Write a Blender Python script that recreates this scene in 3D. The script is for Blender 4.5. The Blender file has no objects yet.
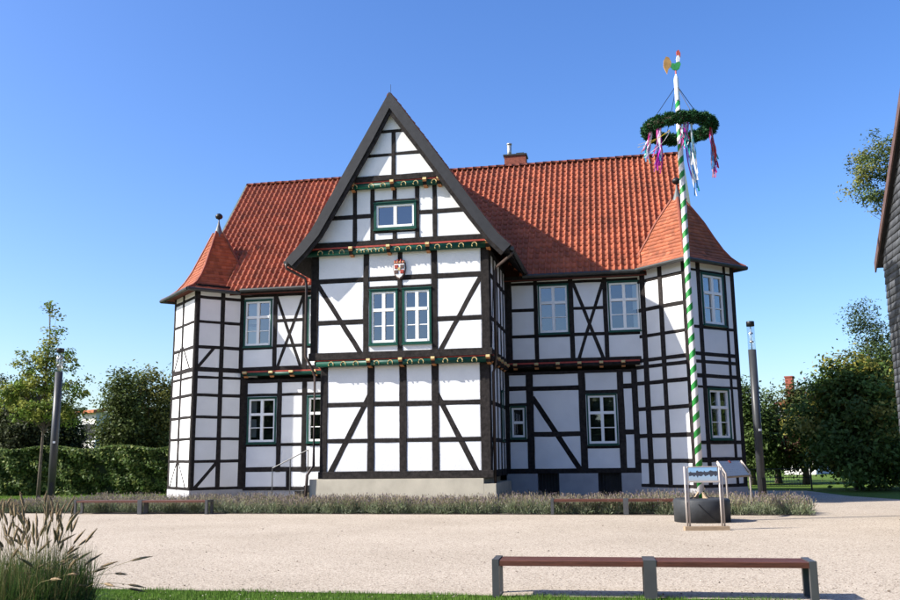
import bpy, math, random
import numpy as np
from mathutils import Matrix, Vector
random.seed(7); RNG = np.random.default_rng(11)
scn = bpy.context.scene
col = scn.collection

# ------------------------------------------------------------------ camera
F, CAMH, ROLL, PITCH, TH = 890.0, 1.7, 0.012, math.atan(157/890.0), math.radians(11)
cp, sp = math.cos(PITCH), math.sin(PITCH)
FW = np.array([0, cp, sp]); UP0 = np.array([0, -sp, cp]); RT0 = np.array([1.0, 0, 0])
RT = math.cos(ROLL)*RT0 - math.sin(ROLL)*UP0
UPV = math.cos(ROLL)*UP0 + math.sin(ROLL)*RT0
CAM = np.array([0, 0, CAMH])
cam = bpy.data.cameras.new('camera'); camo = bpy.data.objects.new('camera', cam); col.objects.link(camo)
cam.sensor_width = 36; cam.lens = 36*F/900; cam.clip_end = 3000; cam.clip_start = 0.1
camo.matrix_world = Matrix(((RT[0], UPV[0], -FW[0], 0), (RT[1], UPV[1], -FW[1], 0), (RT[2], UPV[2], -FW[2], CAMH), (0, 0, 0, 1)))
scn.camera = camo

# ------------------------------------------------------------------ world, sun, exposure
SUN_EL, SUN_DIR = math.radians(36.8), math.radians(12)     # light travels to +x, SUN_DIR away from the camera
to_sun = Vector((-math.cos(SUN_DIR)*math.cos(SUN_EL), -math.sin(SUN_DIR)*math.cos(SUN_EL), math.sin(SUN_EL)))
w = bpy.data.worlds.new('World'); scn.world = w; w.use_nodes = True
nt = w.node_tree; bg = nt.nodes['Background']
sky = nt.nodes.new('ShaderNodeTexSky'); sky.sky_type = 'NISHITA'; sky.sun_disc = False
sky.sun_elevation = SUN_EL; sky.sun_rotation = math.atan2(to_sun.x, to_sun.y)
sky.air_density = 1.0; sky.dust_density = 1.6; sky.ozone_density = 4.0; sky.altitude = 100
hs = nt.nodes.new('ShaderNodeHueSaturation'); hs.inputs['Saturation'].default_value = 1.22; hs.inputs['Hue'].default_value = 0.511
nt.links.new(sky.outputs[0], hs.inputs['Color']); nt.links.new(hs.outputs[0], bg.inputs[0]); bg.inputs[1].default_value = 0.125
sl = bpy.data.lights.new('sun', 'SUN'); sl.energy = 5.0; sl.angle = math.radians(0.5); sl.color = (1.0, 0.95, 0.87)
so = bpy.data.objects.new('sun', sl); col.objects.link(so)
so.rotation_euler = to_sun.to_track_quat('Z', 'Y').to_euler(); so.location = (-30, -20, 40)
scn.view_settings.view_transform = 'Standard'; scn.view_settings.look = 'None'
scn.view_settings.exposure = 1.05; scn.view_settings.gamma = 1.0

# ------------------------------------------------------------------ pixel helpers (a pixel gives a direction; distance comes from the ground or wall)
def pray(x, y): return FW + (x-450)/F*RT - (y-300)/F*UPV
def G(x, y, z=0.0):
    d = pray(x, y); t = (z-CAMH)/d[2]; return CAM + t*d
def AT(x, y, depth):                     # point on the pixel's ray at a given distance along +y
    d = pray(x, y); return CAM + d*(depth/d[1])
UX = np.array([math.cos(TH), -math.sin(TH)]); NX = np.array([math.sin(TH), math.cos(TH)])
def W(u, n, z=0.0): p = UX*u + NX*n; return np.array([p[0], p[1], z])
def UN(p): return float(UX@p[:2]), float(NX@p[:2])

# ------------------------------------------------------------------ materials
def mat(name, c, rough=0.8, var=0.12, scale=6.0, bump=0.0, bscale=40.0, metal=0.0, rnd=0.0, c2=None, spec=0.3, stretch=None, attr=False, trans=0.0, detail=5.0):
    m = bpy.data.materials.new(name); m.use_nodes = True; t = m.node_tree; N = t.nodes; Lk = t.links
    b = N['Principled BSDF']; b.inputs['Roughness'].default_value = rough; b.inputs['Metallic'].default_value = metal
    b.inputs['Specular IOR Level'].default_value = spec
    tc = N.new('ShaderNodeTexCoord'); src = tc.outputs['Object']
    if stretch:
        mp = N.new('ShaderNodeMapping'); mp.inputs['Scale'].default_value = stretch; Lk.new(src, mp.inputs[0]); src = mp.outputs[0]
    nz = N.new('ShaderNodeTexNoise'); nz.inputs['Scale'].default_value = scale; nz.inputs['Detail'].default_value = detail; Lk.new(src, nz.inputs['Vector'])
    ramp = N.new('ShaderNodeValToRGB'); Lk.new(nz.outputs[0], ramp.inputs[0])
    c = np.array(c); d = np.array(c2) if c2 is not None else np.clip(c*(1+var), 0, 1)
    e = c if c2 is not None else c*(1-var)
    ramp.color_ramp.elements[0].position = 0.3; ramp.color_ramp.elements[1].position = 0.7
    ramp.color_ramp.elements[0].color = (*e, 1); ramp.color_ramp.elements[1].color = (*d, 1)
    out = ramp.outputs[0]
    if rnd > 0 or attr:
        mul = N.new('ShaderNodeMix'); mul.data_type = 'RGBA'; mul.blend_type = 'MULTIPLY'; mul.inputs[0].default_value = 1
        Lk.new(out, mul.inputs[6])
        if attr:
            at = N.new('ShaderNodeAttribute'); at.attribute_name = 'tint'; Lk.new(at.outputs['Color'], mul.inputs[7])
        else:
            oi = N.new('ShaderNodeObjectInfo'); mr = N.new('ShaderNodeMapRange'); mr.inputs[3].default_value = 1-rnd; mr.inputs[4].default_value = 1+rnd
            Lk.new(oi.outputs['Random'], mr.inputs[0]); Lk.new(mr.outputs[0], mul.inputs[7])
        out = mul.outputs[2]
    Lk.new(out, b.inputs['Base Color'])
    if bump > 0:
        n2 = N.new('ShaderNodeTexNoise'); n2.inputs['Scale'].default_value = bscale; n2.inputs['Detail'].default_value = 6; Lk.new(src, n2.inputs['Vector'])
        bp = N.new('ShaderNodeBump'); bp.inputs['Strength'].default_value = bump; bp.inputs['Distance'].default_value = 0.02
        Lk.new(n2.outputs[0], bp.inputs['Height']); Lk.new(bp.outputs[0], b.inputs['Normal'])
    if trans > 0:
        tr = N.new('ShaderNodeBsdfTranslucent'); Lk.new(out, tr.inputs[0]); mx = N.new('ShaderNodeMixShader'); mx.inputs[0].default_value = trans
        Lk.new(b.outputs[0], mx.inputs[1]); Lk.new(tr.outputs[0], mx.inputs[2]); Lk.new(mx.outputs[0], N['Material Output'].inputs[0])
    return m
M = {}
M['plaster'] = mat('plaster', (.70, .70, .695), .9, .05, 1.6, .45, 22, rnd=.035)
M['timber'] = mat('timber', (.020, .017, .016), .8, .45, 9, .6, 40, rnd=.25, spec=.12)
M['green'] = mat('green_paint', (.003, .055, .036), .45, .15, 8, rnd=.05)
M['white'] = mat('white_paint', (.78, .78, .76), .5, .03, 6)
M['interior'] = mat('dark_interior', (.03, .028, .026), .9, .2, 3)  # near-black colour stands in for the shade of unlit rooms
M['curtain'] = mat('curtain', (.45, .45, .43), .9, .08, 10)
M['tile'] = mat('roof_tile', (.33, .088, .04), .6, .18, 1.3, .2, 60, attr=True, spec=.35)
M['ttile'] = mat('plain_tile', (.29, .085, .04), .7, .15, 2.0, .2, 60, attr=True)
M['underlay'] = mat('roof_underlay', (.10, .03, .02), .9)
M['ridge'] = mat('ridge_tile', (.20, .058, .034), .7, .2, 3, rnd=.2)
M['barge'] = mat('barge_slate', (.022, .022, .024), .55, .2, 5, .15, 20)
M['lead'] = mat('lead', (.12, .13, .13), .5, .2, 6)
M['gutter'] = mat('gutter_metal', (.035, .037, .036), .45, .2, 6)
M['pipe'] = mat('downpipe_metal', (.05, .035, .03), .45, .2, 6)
M['zinc'] = mat('zinc', (.45, .45, .43), .4, .1, 6, metal=.6)
M['verge'] = mat('verge_metal', (.09, .12, .105), .5, .1, 6)
M['plinth'] = mat('plinth_render', (.42, .38, .30), .9, .12, 1.8, .2, 25)
M['greyplinth'] = mat('grey_plinth', (.30, .30, .31), .9, .1, 2, .2, 25)
M['gold'] = mat('gold_paint', (.46, .36, .16), .5, .15, 10)
M['red'] = mat('red_paint', (.30, .045, .03), .6, .2, 10)
M['orange'] = mat('ochre_paint', (.45, .20, .08), .6, .2, 10)
M['brick'] = mat('chimney_brick', (.20, .06, .04), .9, .3, 14, .3, 40)
M['steel'] = mat('painted_steel', (.055, .057, .06), .45, .12, 4, rnd=.05)
M['pole'] = mat('lamp_pole', (.035, .037, .04), .4, .1, 3)
M['black'] = mat('black_plastic', (.012, .012, .013), .45, .1, 5)
M['bwood'] = mat('bench_wood', (.075, .027, .017), .5, .3, 9, .2, 50, rnd=.12, stretch=(.5, 8, 8))
M['plank'] = mat('plank_wood', (.30, .22, .14), .8, .2, 9, stretch=(.6, 6, 6))
M['post'] = mat('grey_wood_post', (.42, .37, .33), .7, .12, 9, stretch=(6, 6, .6))
M['base'] = mat('base_block', (.03, .033, .037), .6, .2, 5, .2, 30)
M['bark'] = mat('bark', (.10, .08, .06), .9, .3, 8, .6, 20)
M['soil'] = mat('soil', (.07, .055, .042), .95, .3, 5)
M['slate'] = mat('slate', (.085, .09, .10), .6, .12, 4, attr=True)
M['brownb'] = mat('brown_board', (.10, .06, .05), .6, .2, 6)
M['render'] = mat('house_render', (.60, .58, .54), .9, .06, 2)
M['oroof'] = mat('far_roof', (.36, .12, .05), .8, .15, 4)
def leafmat(n, c, tr=.3, rough=.55): return mat(n, c, rough, .15, 3, attr=True, trans=tr, spec=.15)
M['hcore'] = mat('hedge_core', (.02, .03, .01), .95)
M['leaf'] = leafmat('leaf', (1, 1, 1))
M['blade'] = leafmat('blade', (1, 1, 1), .25)
M['needle'] = leafmat('needle', (1, 1, 1), .1)
M['attr'] = mat('tinted', (1, 1, 1), .7, .03, 5, attr=True)
M['ribbon'] = leafmat('ribbon', (1, 1, 1), .35, .5)

def glassmat():
    m = bpy.data.materials.new('window_glass'); m.use_nodes = True; t = m.node_tree; N = t.nodes; Lk = t.links
    N.remove(N['Principled BSDF'])
    gl = N.new('ShaderNodeBsdfGlossy'); gl.inputs['Roughness'].default_value = .02; gl.inputs['Color'].default_value = (.9, .95, 1, 1)
    tr = N.new('ShaderNodeBsdfTransparent'); tr.inputs[0].default_value = (.8, .85, .83, 1)
    tcn = N.new('ShaderNodeTexCoord'); nz = N.new('ShaderNodeTexNoise'); nz.inputs['Scale'].default_value = 2.2; Lk.new(tcn.outputs['Object'], nz.inputs['Vector'])
    bp = N.new('ShaderNodeBump'); bp.inputs['Strength'].default_value = .12; bp.inputs['Distance'].default_value = .02; Lk.new(nz.outputs[0], bp.inputs['Height']); Lk.new(bp.outputs[0], gl.inputs['Normal'])
    fr = N.new('ShaderNodeFresnel'); fr.inputs['IOR'].default_value = 1.5
    ma = N.new('ShaderNodeMath'); ma.operation = 'MULTIPLY_ADD'; ma.inputs[1].default_value = 2.2; ma.inputs[2].default_value = .10; ma.use_clamp = True
    Lk.new(fr.outputs[0], ma.inputs[0])
    mx = N.new('ShaderNodeMixShader'); Lk.new(ma.outputs[0], mx.inputs[0]); Lk.new(tr.outputs[0], mx.inputs[1]); Lk.new(gl.outputs[0], mx.inputs[2])
    Lk.new(mx.outputs[0], N['Material Output'].inputs[0]); return m
M['glass'] = glassmat()

def groundmat(name, pairs, fine, bump, dist, spots=None):
    m = bpy.data.materials.new(name); m.use_nodes = True; t = m.node_tree; N = t.nodes; Lk = t.links
    b = N['Principled BSDF']; b.inputs['Roughness'].default_value = .95; b.inputs['Specular IOR Level'].default_value = .15
    tc = N.new('ShaderNodeTexCoord')
    def noise(s, d=6):
        n = N.new('ShaderNodeTexNoise'); n.inputs['Scale'].default_value = s; n.inputs['Detail'].default_value = d; Lk.new(tc.outputs['Object'], n.inputs['Vector']); return n
    n1 = noise(.35); n2 = noise(fine)
    r1 = N.new('ShaderNodeValToRGB'); r1.color_ramp.elements[0].position = .32; r1.color_ramp.elements[1].position = .68
    r1.color_ramp.elements[0].color = (*pairs[0], 1); r1.color_ramp.elements[1].color = (*pairs[1], 1); Lk.new(n1.outputs[0], r1.inputs[0])
    r2 = N.new('ShaderNodeValToRGB'); r2.color_ramp.elements[0].position = .3; r2.color_ramp.elements[1].position = .7
    v0, v1 = pairs[2]; r2.color_ramp.elements[0].color = (v0, v0, v0, 1); r2.color_ramp.elements[1].color = (v1, v1, v1, 1); Lk.new(n2.outputs[0], r2.inputs[0])
    mu = N.new('ShaderNodeMix'); mu.data_type = 'RGBA'; mu.blend_type = 'MULTIPLY'; mu.inputs[0].default_value = 1
    Lk.new(r1.outputs[0], mu.inputs[6]); Lk.new(r2.outputs[0], mu.inputs[7])
    vo = N.new('ShaderNodeTexVoronoi'); vo.inputs['Scale'].default_value = fine*1.1; Lk.new(tc.outputs['Object'], vo.inputs['Vector'])
    sv = N.new('ShaderNodeSeparateColor'); Lk.new(vo.outputs['Color'], sv.inputs[0])
    r3 = N.new('ShaderNodeValToRGB'); r3.color_ramp.elements[0].position = .0; r3.color_ramp.elements[0].color = (.42, .38, .35, 1); r3.color_ramp.elements[1].position = 1.0; r3.color_ramp.elements[1].color = (1.2, 1.2, 1.2, 1)
    e3 = r3.color_ramp.elements.new(.22); e3.color = (.9, .88, .86, 1); Lk.new(sv.outputs[0], r3.inputs[0])
    mu2 = N.new('ShaderNodeMix'); mu2.data_type = 'RGBA'; mu2.blend_type = 'MULTIPLY'; mu2.inputs[0].default_value = 1; Lk.new(mu.outputs[2], mu2.inputs[6]); Lk.new(r3.outputs[0], mu2.inputs[7]); Lk.new(mu2.outputs[2], b.inputs['Base Color'])
    ad = N.new('ShaderNodeMath'); ad.operation = 'ADD'; Lk.new(vo.outputs['Distance'], ad.inputs[0]); Lk.new(noise(fine*2, 4).outputs[0], ad.inputs[1])
    bp = N.new('ShaderNodeBump'); bp.inputs['Strength'].default_value = bump; bp.inputs['Distance'].default_value = dist; Lk.new(ad.outputs[0], bp.inputs['Height']); Lk.new(bp.outputs[0], b.inputs['Normal'])
    return m
M['gravel'] = groundmat('gravel', ((.365, .312, .248), (.425, .366, .295), (.62, 1.22)), 42, .45, .012)
M['grass'] = groundmat('lawn', ((.07, .12, .016), (.09, .15, .02), (.7, 1.2)), 30, .6, .02)
def stripemat():
    m = bpy.data.materials.new('maypole_stripe'); m.use_nodes = True; t = m.node_tree; N = t.nodes; Lk = t.links
    b = N['Principled BSDF']; b.inputs['Roughness'].default_value = .5
    tc = N.new('ShaderNodeTexCoord'); sx = N.new('ShaderNodeSeparateXYZ'); Lk.new(tc.outputs['Object'], sx.inputs[0])
    at = N.new('ShaderNodeMath'); at.operation = 'ARCTAN2'; Lk.new(sx.outputs[1], at.inputs[0]); Lk.new(sx.outputs[0], at.inputs[1])
    def mth(op, a, v):
        k = N.new('ShaderNodeMath'); k.operation = op; Lk.new(a, k.inputs[0])
        if isinstance(v, (int, float)): k.inputs[1].default_value = v
        else: Lk.new(v, k.inputs[1])
        return k.outputs[0]
    a = mth('MULTIPLY', at.outputs[0], 1/(2*math.pi)); z = mth('MULTIPLY', sx.outputs[2], 1/.41)
    s = mth('SUBTRACT', z, a); f = mth('FRACT', s, 0); g = mth('GREATER_THAN', f, .56)
    nz = N.new('ShaderNodeTexNoise'); nz.inputs['Scale'].default_value = 12; Lk.new(tc.outputs['Object'], nz.inputs['Vector'])
    mx = N.new('ShaderNodeMix'); mx.data_type = 'RGBA'; Lk.new(g, mx.inputs[0]); mx.inputs[6].default_value = (.78, .74, .74, 1); mx.inputs[7].default_value = (.01, .22, .03, 1)
    m2 = N.new('ShaderNodeMix'); m2.data_type = 'RGBA'; m2.blend_type = 'MULTIPLY'; m2.inputs[0].default_value = .3; Lk.new(mx.outputs[2], m2.inputs[6]); Lk.new(nz.outputs[0], m2.inputs[7])
    Lk.new(m2.outputs[2], b.inputs['Base Color']); return m
M['stripe'] = stripemat()

# ------------------------------------------------------------------ object helpers
def tag(o, label=None, cat=None, group=None, kind=None):
    if label: o['label'] = label
    if cat: o['category'] = cat
    if group: o['group'] = group
    if kind: o['kind'] = kind
    return o
def empty(name, loc, rz=0.0, label=None, cat=None, group=None):
    o = bpy.data.objects.new(name, None); col.objects.link(o); o.location = [float(v) for v in loc]; o.rotation_euler = (0, 0, rz); o.empty_display_size = .2
    return tag(o, label, cat, group)
def link(name, me, parent=None):
    o = bpy.data.objects.new(name, me); col.objects.link(o)
    if parent is not None: o.parent = parent
    return o
class MB:
    def __init__(s): s.v = []; s.f = []; s.mi = []; s.cur = 0
    def quad(s, pts):
        i = len(s.v); s.v += [tuple(float(c) for c in p) for p in pts]; s.f.append(tuple(range(i, i+len(pts)))); s.mi.append(s.cur)
    def hexa(s, p):           # p: 8 pts, 0-3 one face (ccw), 4-7 opposite
        i = len(s.v); s.v += [tuple(float(c) for c in q) for q in p]
        for f in ((0, 1, 2, 3), (7, 6, 5, 4), (0, 4, 5, 1), (1, 5, 6, 2), (2, 6, 7, 3), (3, 7, 4, 0)):
            s.f.append(tuple(i+k for k in f)); s.mi.append(s.cur)
        return s
    def box(s, a, b):
        x0, y0, z0 = a; x1, y1, z1 = b
        return s.hexa([(x0, y0, z0), (x0, y1, z0), (x1, y1, z0), (x1, y0, z0), (x0, y0, z1), (x0, y1, z1), (x1, y1, z1), (x1, y0, z1)])
    def tube(s, pts, rad, k=8, caps=True):
        pts = [np.array(p, float) for p in pts]
        if not hasattr(rad, '__len__'): rad = [rad]*len(pts)
        rings = []
        for j, p in enumerate(pts):
            d = pts[min(j+1, len(pts)-1)] - pts[max(j-1, 0)]; d = d/(np.linalg.norm(d)+1e-9)
            a = np.cross(d, (0, 0, 1.0));
            if np.linalg.norm(a) < .05: a = np.cross(d, (1.0, 0, 0))
            a /= np.linalg.norm(a); b = np.cross(d, a)
            i = len(s.v)
            for q in range(k):
                t = 2*math.pi*q/k; s.v.append(tuple(p + rad[j]*(math.cos(t)*a + math.sin(t)*b)))
            rings.append(i)
        for r0, r1 in zip(rings[:-1], rings[1:]):
            for q in range(k): s.f.append((r0+q, r0+(q+1) % k, r1+(q+1) % k, r1+q)); s.mi.append(s.cur)
        if caps:
            s.f.append(tuple(rings[0]+q for q in range(k))[::-1]); s.f.append(tuple(rings[-1]+q for q in range(k))); s.mi += [s.cur]*2
        return s
    def lathe(s, prof, c=(0, 0, 0), k=16):
        return s.tube([(c[0], c[1], c[2]+z) for r, z in prof], [r for r, z in prof], k)
    def mesh(s, name, mats, smooth=False):
        me = bpy.data.meshes.new(name); me.from_pydata(s.v, [], s.f)
        for m in (mats if isinstance(mats, (list, tuple)) else [mats]): me.materials.append(m)
        if isinstance(mats, (list, tuple)): me.polygons.foreach_set('material_index', s.mi)
        if smooth: me.polygons.foreach_set('use_smooth', [len(f) <= 4 for f in s.f])
        me.update(); return me
    def build(s, name, mats, parent=None, smooth=False): return link(name, s.mesh(name, mats, smooth), parent)
def np_mesh(name, V, Q, m, tint=None, smooth=False):
    V = np.asarray(V, np.float32); Q = np.asarray(Q, np.int32); me = bpy.data.meshes.new(name)
    k = Q.shape[1]; me.vertices.add(len(V)); me.vertices.foreach_set('co', V.ravel())
    me.loops.add(Q.size); me.loops.foreach_set('vertex_index', Q.ravel())
    me.polygons.add(len(Q)); me.polygons.foreach_set('loop_start', np.arange(0, Q.size, k, dtype=np.int32))
    me.polygons.foreach_set('loop_total', np.full(len(Q), k, np.int32))
    me.materials.append(m)
    if tint is not None:
        a = me.color_attributes.new('tint', 'FLOAT_COLOR', 'POINT'); T = np.ones((len(V), 4), np.float32); T[:, :3] = tint; a.data.foreach_set('color', T.ravel())
    if smooth: me.polygons.foreach_set('use_smooth', np.ones(len(Q), bool))
    me.update(calc_edges=True); me.validate(); return me

# ================================================================== GROUND
g = MB(); g.quad([(-900, -60, -.012), (900, -60, -.012), (900, 1500, -.012), (-900, 1500, -.012)])
tag(g.build('ground', M['grass']), kind='structure')
L0, L1 = G(100, 589), G(720, 599.3)
ld = (L1-L0)/np.linalg.norm(L1-L0)
pa = L0 - ld*60; pb = L1 + ld*90
backL = [W(-60, 33.0), W(-24.0, 30.6)]
gv = [pa[:2], pb[:2], G(1500, 505)[:2], G(900, 499.5)[:2], G(850, 496.2)[:2], G(806, 490.8)[:2], W(6, 44)[:2], W(-2, 44)[:2], W(-20.2, 33.5)[:2], W(-24, 30.9)[:2], W(-60, 33.5)[:2]]
g = MB(); g.quad([(*p, 0.0) for p in gv]); gravel_o = g.build('gravel_square', M['gravel']); tag(gravel_o, kind='structure')

# ================================================================== HOUSE
HB = (-7.0, 37.0)
house = empty('half_timbered_house', W(HB[0], HB[1], 0), -TH, 'white half-timbered manor house with steep central gable, red tiled roof and two corner turrets', 'house')
def hl(u, n, z): return (u-HB[0], n-HB[1], z)
class Frame:
    def __init__(s, o, d, out): s.o = o; s.d = d; s.out = out
    def p(s, a, z, off=0.0): return hl(s.o[0]+s.d[0]*a+s.out[0]*off, s.o[1]+s.d[1]*a+s.out[1]*off, z)
R2 = math.sqrt(.5)
def jit(a): return random.uniform(-a, a)
def timber(fr, a0, z0, a1, z1, w, proud, name='timber', depth=.14, mt='timber'):
    """squared timber along a line in the wall plane, slightly wavy edges"""
    L = math.hypot(a1-a0, z1-z0); k = max(1, min(7, int(L/.45)))
    da, dz = (a1-a0)/L, (z1-z0)/L; pa_, pz = -dz, da
    b = MB(); rows = []
    c = .012
    for i in range(k+1):
        t = L*i/k; e0 = w/2+jit(.009); e1 = w/2+jit(.009); po = proud+jit(.003)
        A = lambda e: (a0+da*t+pa_*e, z0+dz*t+pz*e)
        r = []
        for e, o in ((-e0, -depth), (-e0, po-c), (-e0+c, po), (e1-c, po), (e1, po-c), (e1, -depth)):
            q = A(e); r.append(fr.p(q[0], q[1], o))
        rows.append(r)
    for r in rows: b.v += [tuple(x) for x in r]
    for i in range(k):
        for j in range(5): b.f.append((i*6+j, i*6+j+1, (i+1)*6+j+1, (i+1)*6+j))
    b.f.append((0, 1, 2, 3, 4, 5)); b.f.append(tuple(k*6+j for j in (5, 4, 3, 2, 1, 0)))
    b.mi = [0]*len(b.f)
    return b.build(name, M[mt], house)
def clip(poly, pl):
    out = []
    for i in range(len(poly)):
        p, q = poly[i], poly[(i+1) % len(poly)]
        dp = pl[0]*p[0]+pl[1]*p[1]+pl[2]; dq = pl[0]*q[0]+pl[1]*q[1]+pl[2]
        if dp >= 0: out.append(p)
        if dp*dq < 0:
            t = dp/(dp-dq); out.append((p[0]+(q[0]-p[0])*t, p[1]+(q[1]-p[1])*t))
    return out
def panel(fr, poly, name='plaster_panel', mt='plaster'):
    if len(poly) < 3: return
    cx = sum(p[0] for p in poly)/len(poly); cz = sum(p[1] for p in poly)/len(poly)
    b = MB(); n = len(poly); o1 = jit(.003)
    ins = []
    for p in poly:
        dx, dz = cx-p[0], cz-p[1]; l = math.hypot(dx, dz)+1e-6; q = min(.05, l*.3)
        ins.append((p[0]+dx/l*q, p[1]+dz/l*q))
    b.v = [fr.p(p[0], p[1], -.05) for p in poly]+[fr.p(p[0], p[1], -.008) for p in poly]+[fr.p(p[0], p[1], .001+o1) for p in ins]+[fr.p(cx, cz, .004+o1)]
    for i in range(n):
        j = (i+1) % n
        b.f += [(i, j, n+j, n+i), (n+i, n+j, 2*n+j, 2*n+i), (2*n+i, 2*n+j, 3*n)]
    b.mi = [0]*len(b.f)
    b.build(name, M[mt], house)
def window(fr, a0, a1, z0, z1, cols=2, trans=.64, lower=2, gf=.07, single=False):
    """white casements inside a green outer frame; a0..z1 is the white part"""
    f = MB(); d0, d1 = -.16, .045
    def bar(mb, x0, y0, x1, y1, o0, o1):
        mb.hexa([fr.p(x0, y0, o0), fr.p(x0, y1, o0), fr.p(x1, y1, o0), fr.p(x1, y0, o0), fr.p(x0, y0, o1), fr.p(x0, y1, o1), fr.p(x1, y1, o1), fr.p(x1, y0, o1)])
    bar(f, a0-gf, z0-gf, a0, z1+gf, d0, d1); bar(f, a1, z0-gf, a1+gf, z1+gf, d0, d1)
    bar(f, a0, z1, a1, z1+gf, d0, d1-.002); bar(f, a0, z0-gf, a1, z0, d0, d1-.002)
    wo = f.build('window', M['green'], house)
    s = MB(); bar(s, a0-gf-.02, z0-gf-.03, a1+gf+.02, z0-gf+.015, -.02, .085); s.build('sill', M['green'], wo); s = MB(); bar(s, a0-gf-.02, z1+gf-.01, a1+gf+.02, z1+gf+.02, -.02, .075); s.build('drip_board', M['green'], wo)
    c = MB(); t = .065; o0, o1 = -.10, .01
    bar(c, a0, z0, a0+t, z1, o0, o1); bar(c, a1-t, z0, a1, z1, o0, o1); bar(c, a0+t, z0, a1-t, z0+t*1.3, o0, o1+.012); bar(c, a0+t, z1-t, a1-t, z1, o0, o1-.003)
    panes = []
    zt = z0+(z1-z0)*trans
    xs = [a0+t]
    if cols == 2:
        m = (a0+a1)/2; bar(c, m-.055, z0+t, m+.055, z1-t, o0, o1+.006); xs = [(a0+t, m-.055), (m+.055, a1-t)]
    else: xs = [(a0+t, a1-t)]
    if trans < 1:
        bar(c, a0+t, zt-.05, a1-t, zt+.05, o0, o1+.014); zs = [(zt+.05, z1-t)]
        zb0, zb1 = z0+t*1.3, zt-.05
    else: zs = []; zb0, zb1 = z0+t*1.3, z1-t
    if lower == 2:
        zm = (zb0+zb1)/2
        for x0, x1 in xs: bar(c, x0, zm-.015, x1, zm+.015, -.07, -.005)
        zs += [(zb0, zm-.015), (zm+.015, zb1)]
    else: zs += [(zb0, zb1)]
    # inner casement stiles
    for x0, x1 in xs:
        for y0, y1 in zs:
            e = .012; tl = jit(.004)
            p = MB(); p.quad([fr.p(x0-e, y0-e, -.05+tl), fr.p(x1+e, y0-e, -.05-tl), fr.p(x1+e, y1+e, -.05-tl), fr.p(x0-e, y1+e, -.05+tl)]); p.build('pane', M['glass'], wo)
    c.build('casement', M['white'], wo)
    return wo
def wall(fr, a0, a1, z0, z1, posts, rails, braces=(), wins=(), planes=(), top=None, mt='plaster'):
    """posts (a0,a1[,z0,z1]); rails (a0,a1,z0,z1); windows (rect of white part, kwargs)"""
    rects = []
    for p in posts:
        q = (p[0], p[1], p[2] if len(p) > 2 else z0, p[3] if len(p) > 2 else z1); rects.append(q)
        timber(fr, (q[0]+q[1])/2, q[2], (q[0]+q[1])/2, q[3], q[1]-q[0], .024+jit(.002))
    for r in rails:
        rects.append(r); timber(fr, r[0], (r[2]+r[3])/2, r[1], (r[2]+r[3])/2, r[3]-r[2], .017+jit(.002))
    for b in braces:
        timber(fr, b[0], b[1], b[2], b[3], b[4] if len(b) > 4 else .15, .0115+jit(.001), 'brace')
    for wd in wins:
        rc, kw = wd; gf = kw.get('gf', .07); rects.append((rc[0]-gf, rc[1]+gf, rc[2]-gf, rc[3]+gf)); window(fr, *rc, **kw)
    xs = sorted({a0, a1, *[min(max(r[i], a0), a1) for r in rects for i in (0, 1)]}); zs = sorted({z0, z1, *[min(max(r[i], z0), z1) for r in rects for i in (2, 3)]})
    nx, nz = len(xs)-1, len(zs)-1
    free = [[not any(r[0] < (xs[i]+xs[i+1])/2 < r[1] and r[2] < (zs[j]+zs[j+1])/2 < r[3] for r in rects) for j in range(nz)] for i in range(nx)]
    used = [[False]*nz for _ in range(nx)]
    for i in range(nx):
        for j in range(nz):
            if not free[i][j] or used[i][j]: continue
            j1 = j
            while j1+1 < nz and free[i][j1+1] and not used[i][j1+1]: j1 += 1
            i1 = i
            while i1+1 < nx and all(free[i1+1][k] and not used[i1+1][k] for k in range(j, j1+1)): i1 += 1
            for a in range(i, i1+1):
                for b in range(j, j1+1): used[a][b] = True
            e = .012
            if xs[i1+1]-xs[i] < .012 or zs[j1+1]-zs[j] < .012: continue
            poly = [(xs[i]-e, zs[j]-e), (xs[i1+1]+e, zs[j]-e), (xs[i1+1]+e, zs[j1+1]+e), (xs[i]-e, zs[j1+1]+e)]
            for pl in planes: poly = clip(poly, pl)
            panel(fr, poly, mt=mt)
def R(a0, a1, *zz): return [(a0, a1, z, y) for z, y in zz]

GN = 29.6; UNN = 29.3; T1 = 29.1; T2 = 28.9; BARGE = 28.65; MN = 33.6; MU = 33.4
front = lambda n: Frame((0, n), (1, 0), (0, -1))
# ---- gable wing, lower storey
P5 = [(-10.37, -10.12), (-8.68, -8.44), (-7.55, -7.30), (-6.42, -6.18), (-4.76, -4.43)]
def between(ps, *zz):
    out = []
    for p, q in zip(ps[:-1], ps[1:]): out += R(p[1]-.01, q[0]+.01, *zz)
    return out
wall(front(GN), -10.37, -4.43, 1.25, 4.82, P5, between(P5, (3.43, 3.59), (2.21, 2.35)), [(-8.60, 3.84, -10.0, 1.2, .19), (-6.26, 3.84, -4.90, 1.2, .19)])
timber(front(GN), -10.42, 1.13, -4.36, 1.13, .24, .032, 'sill_beam')
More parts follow.
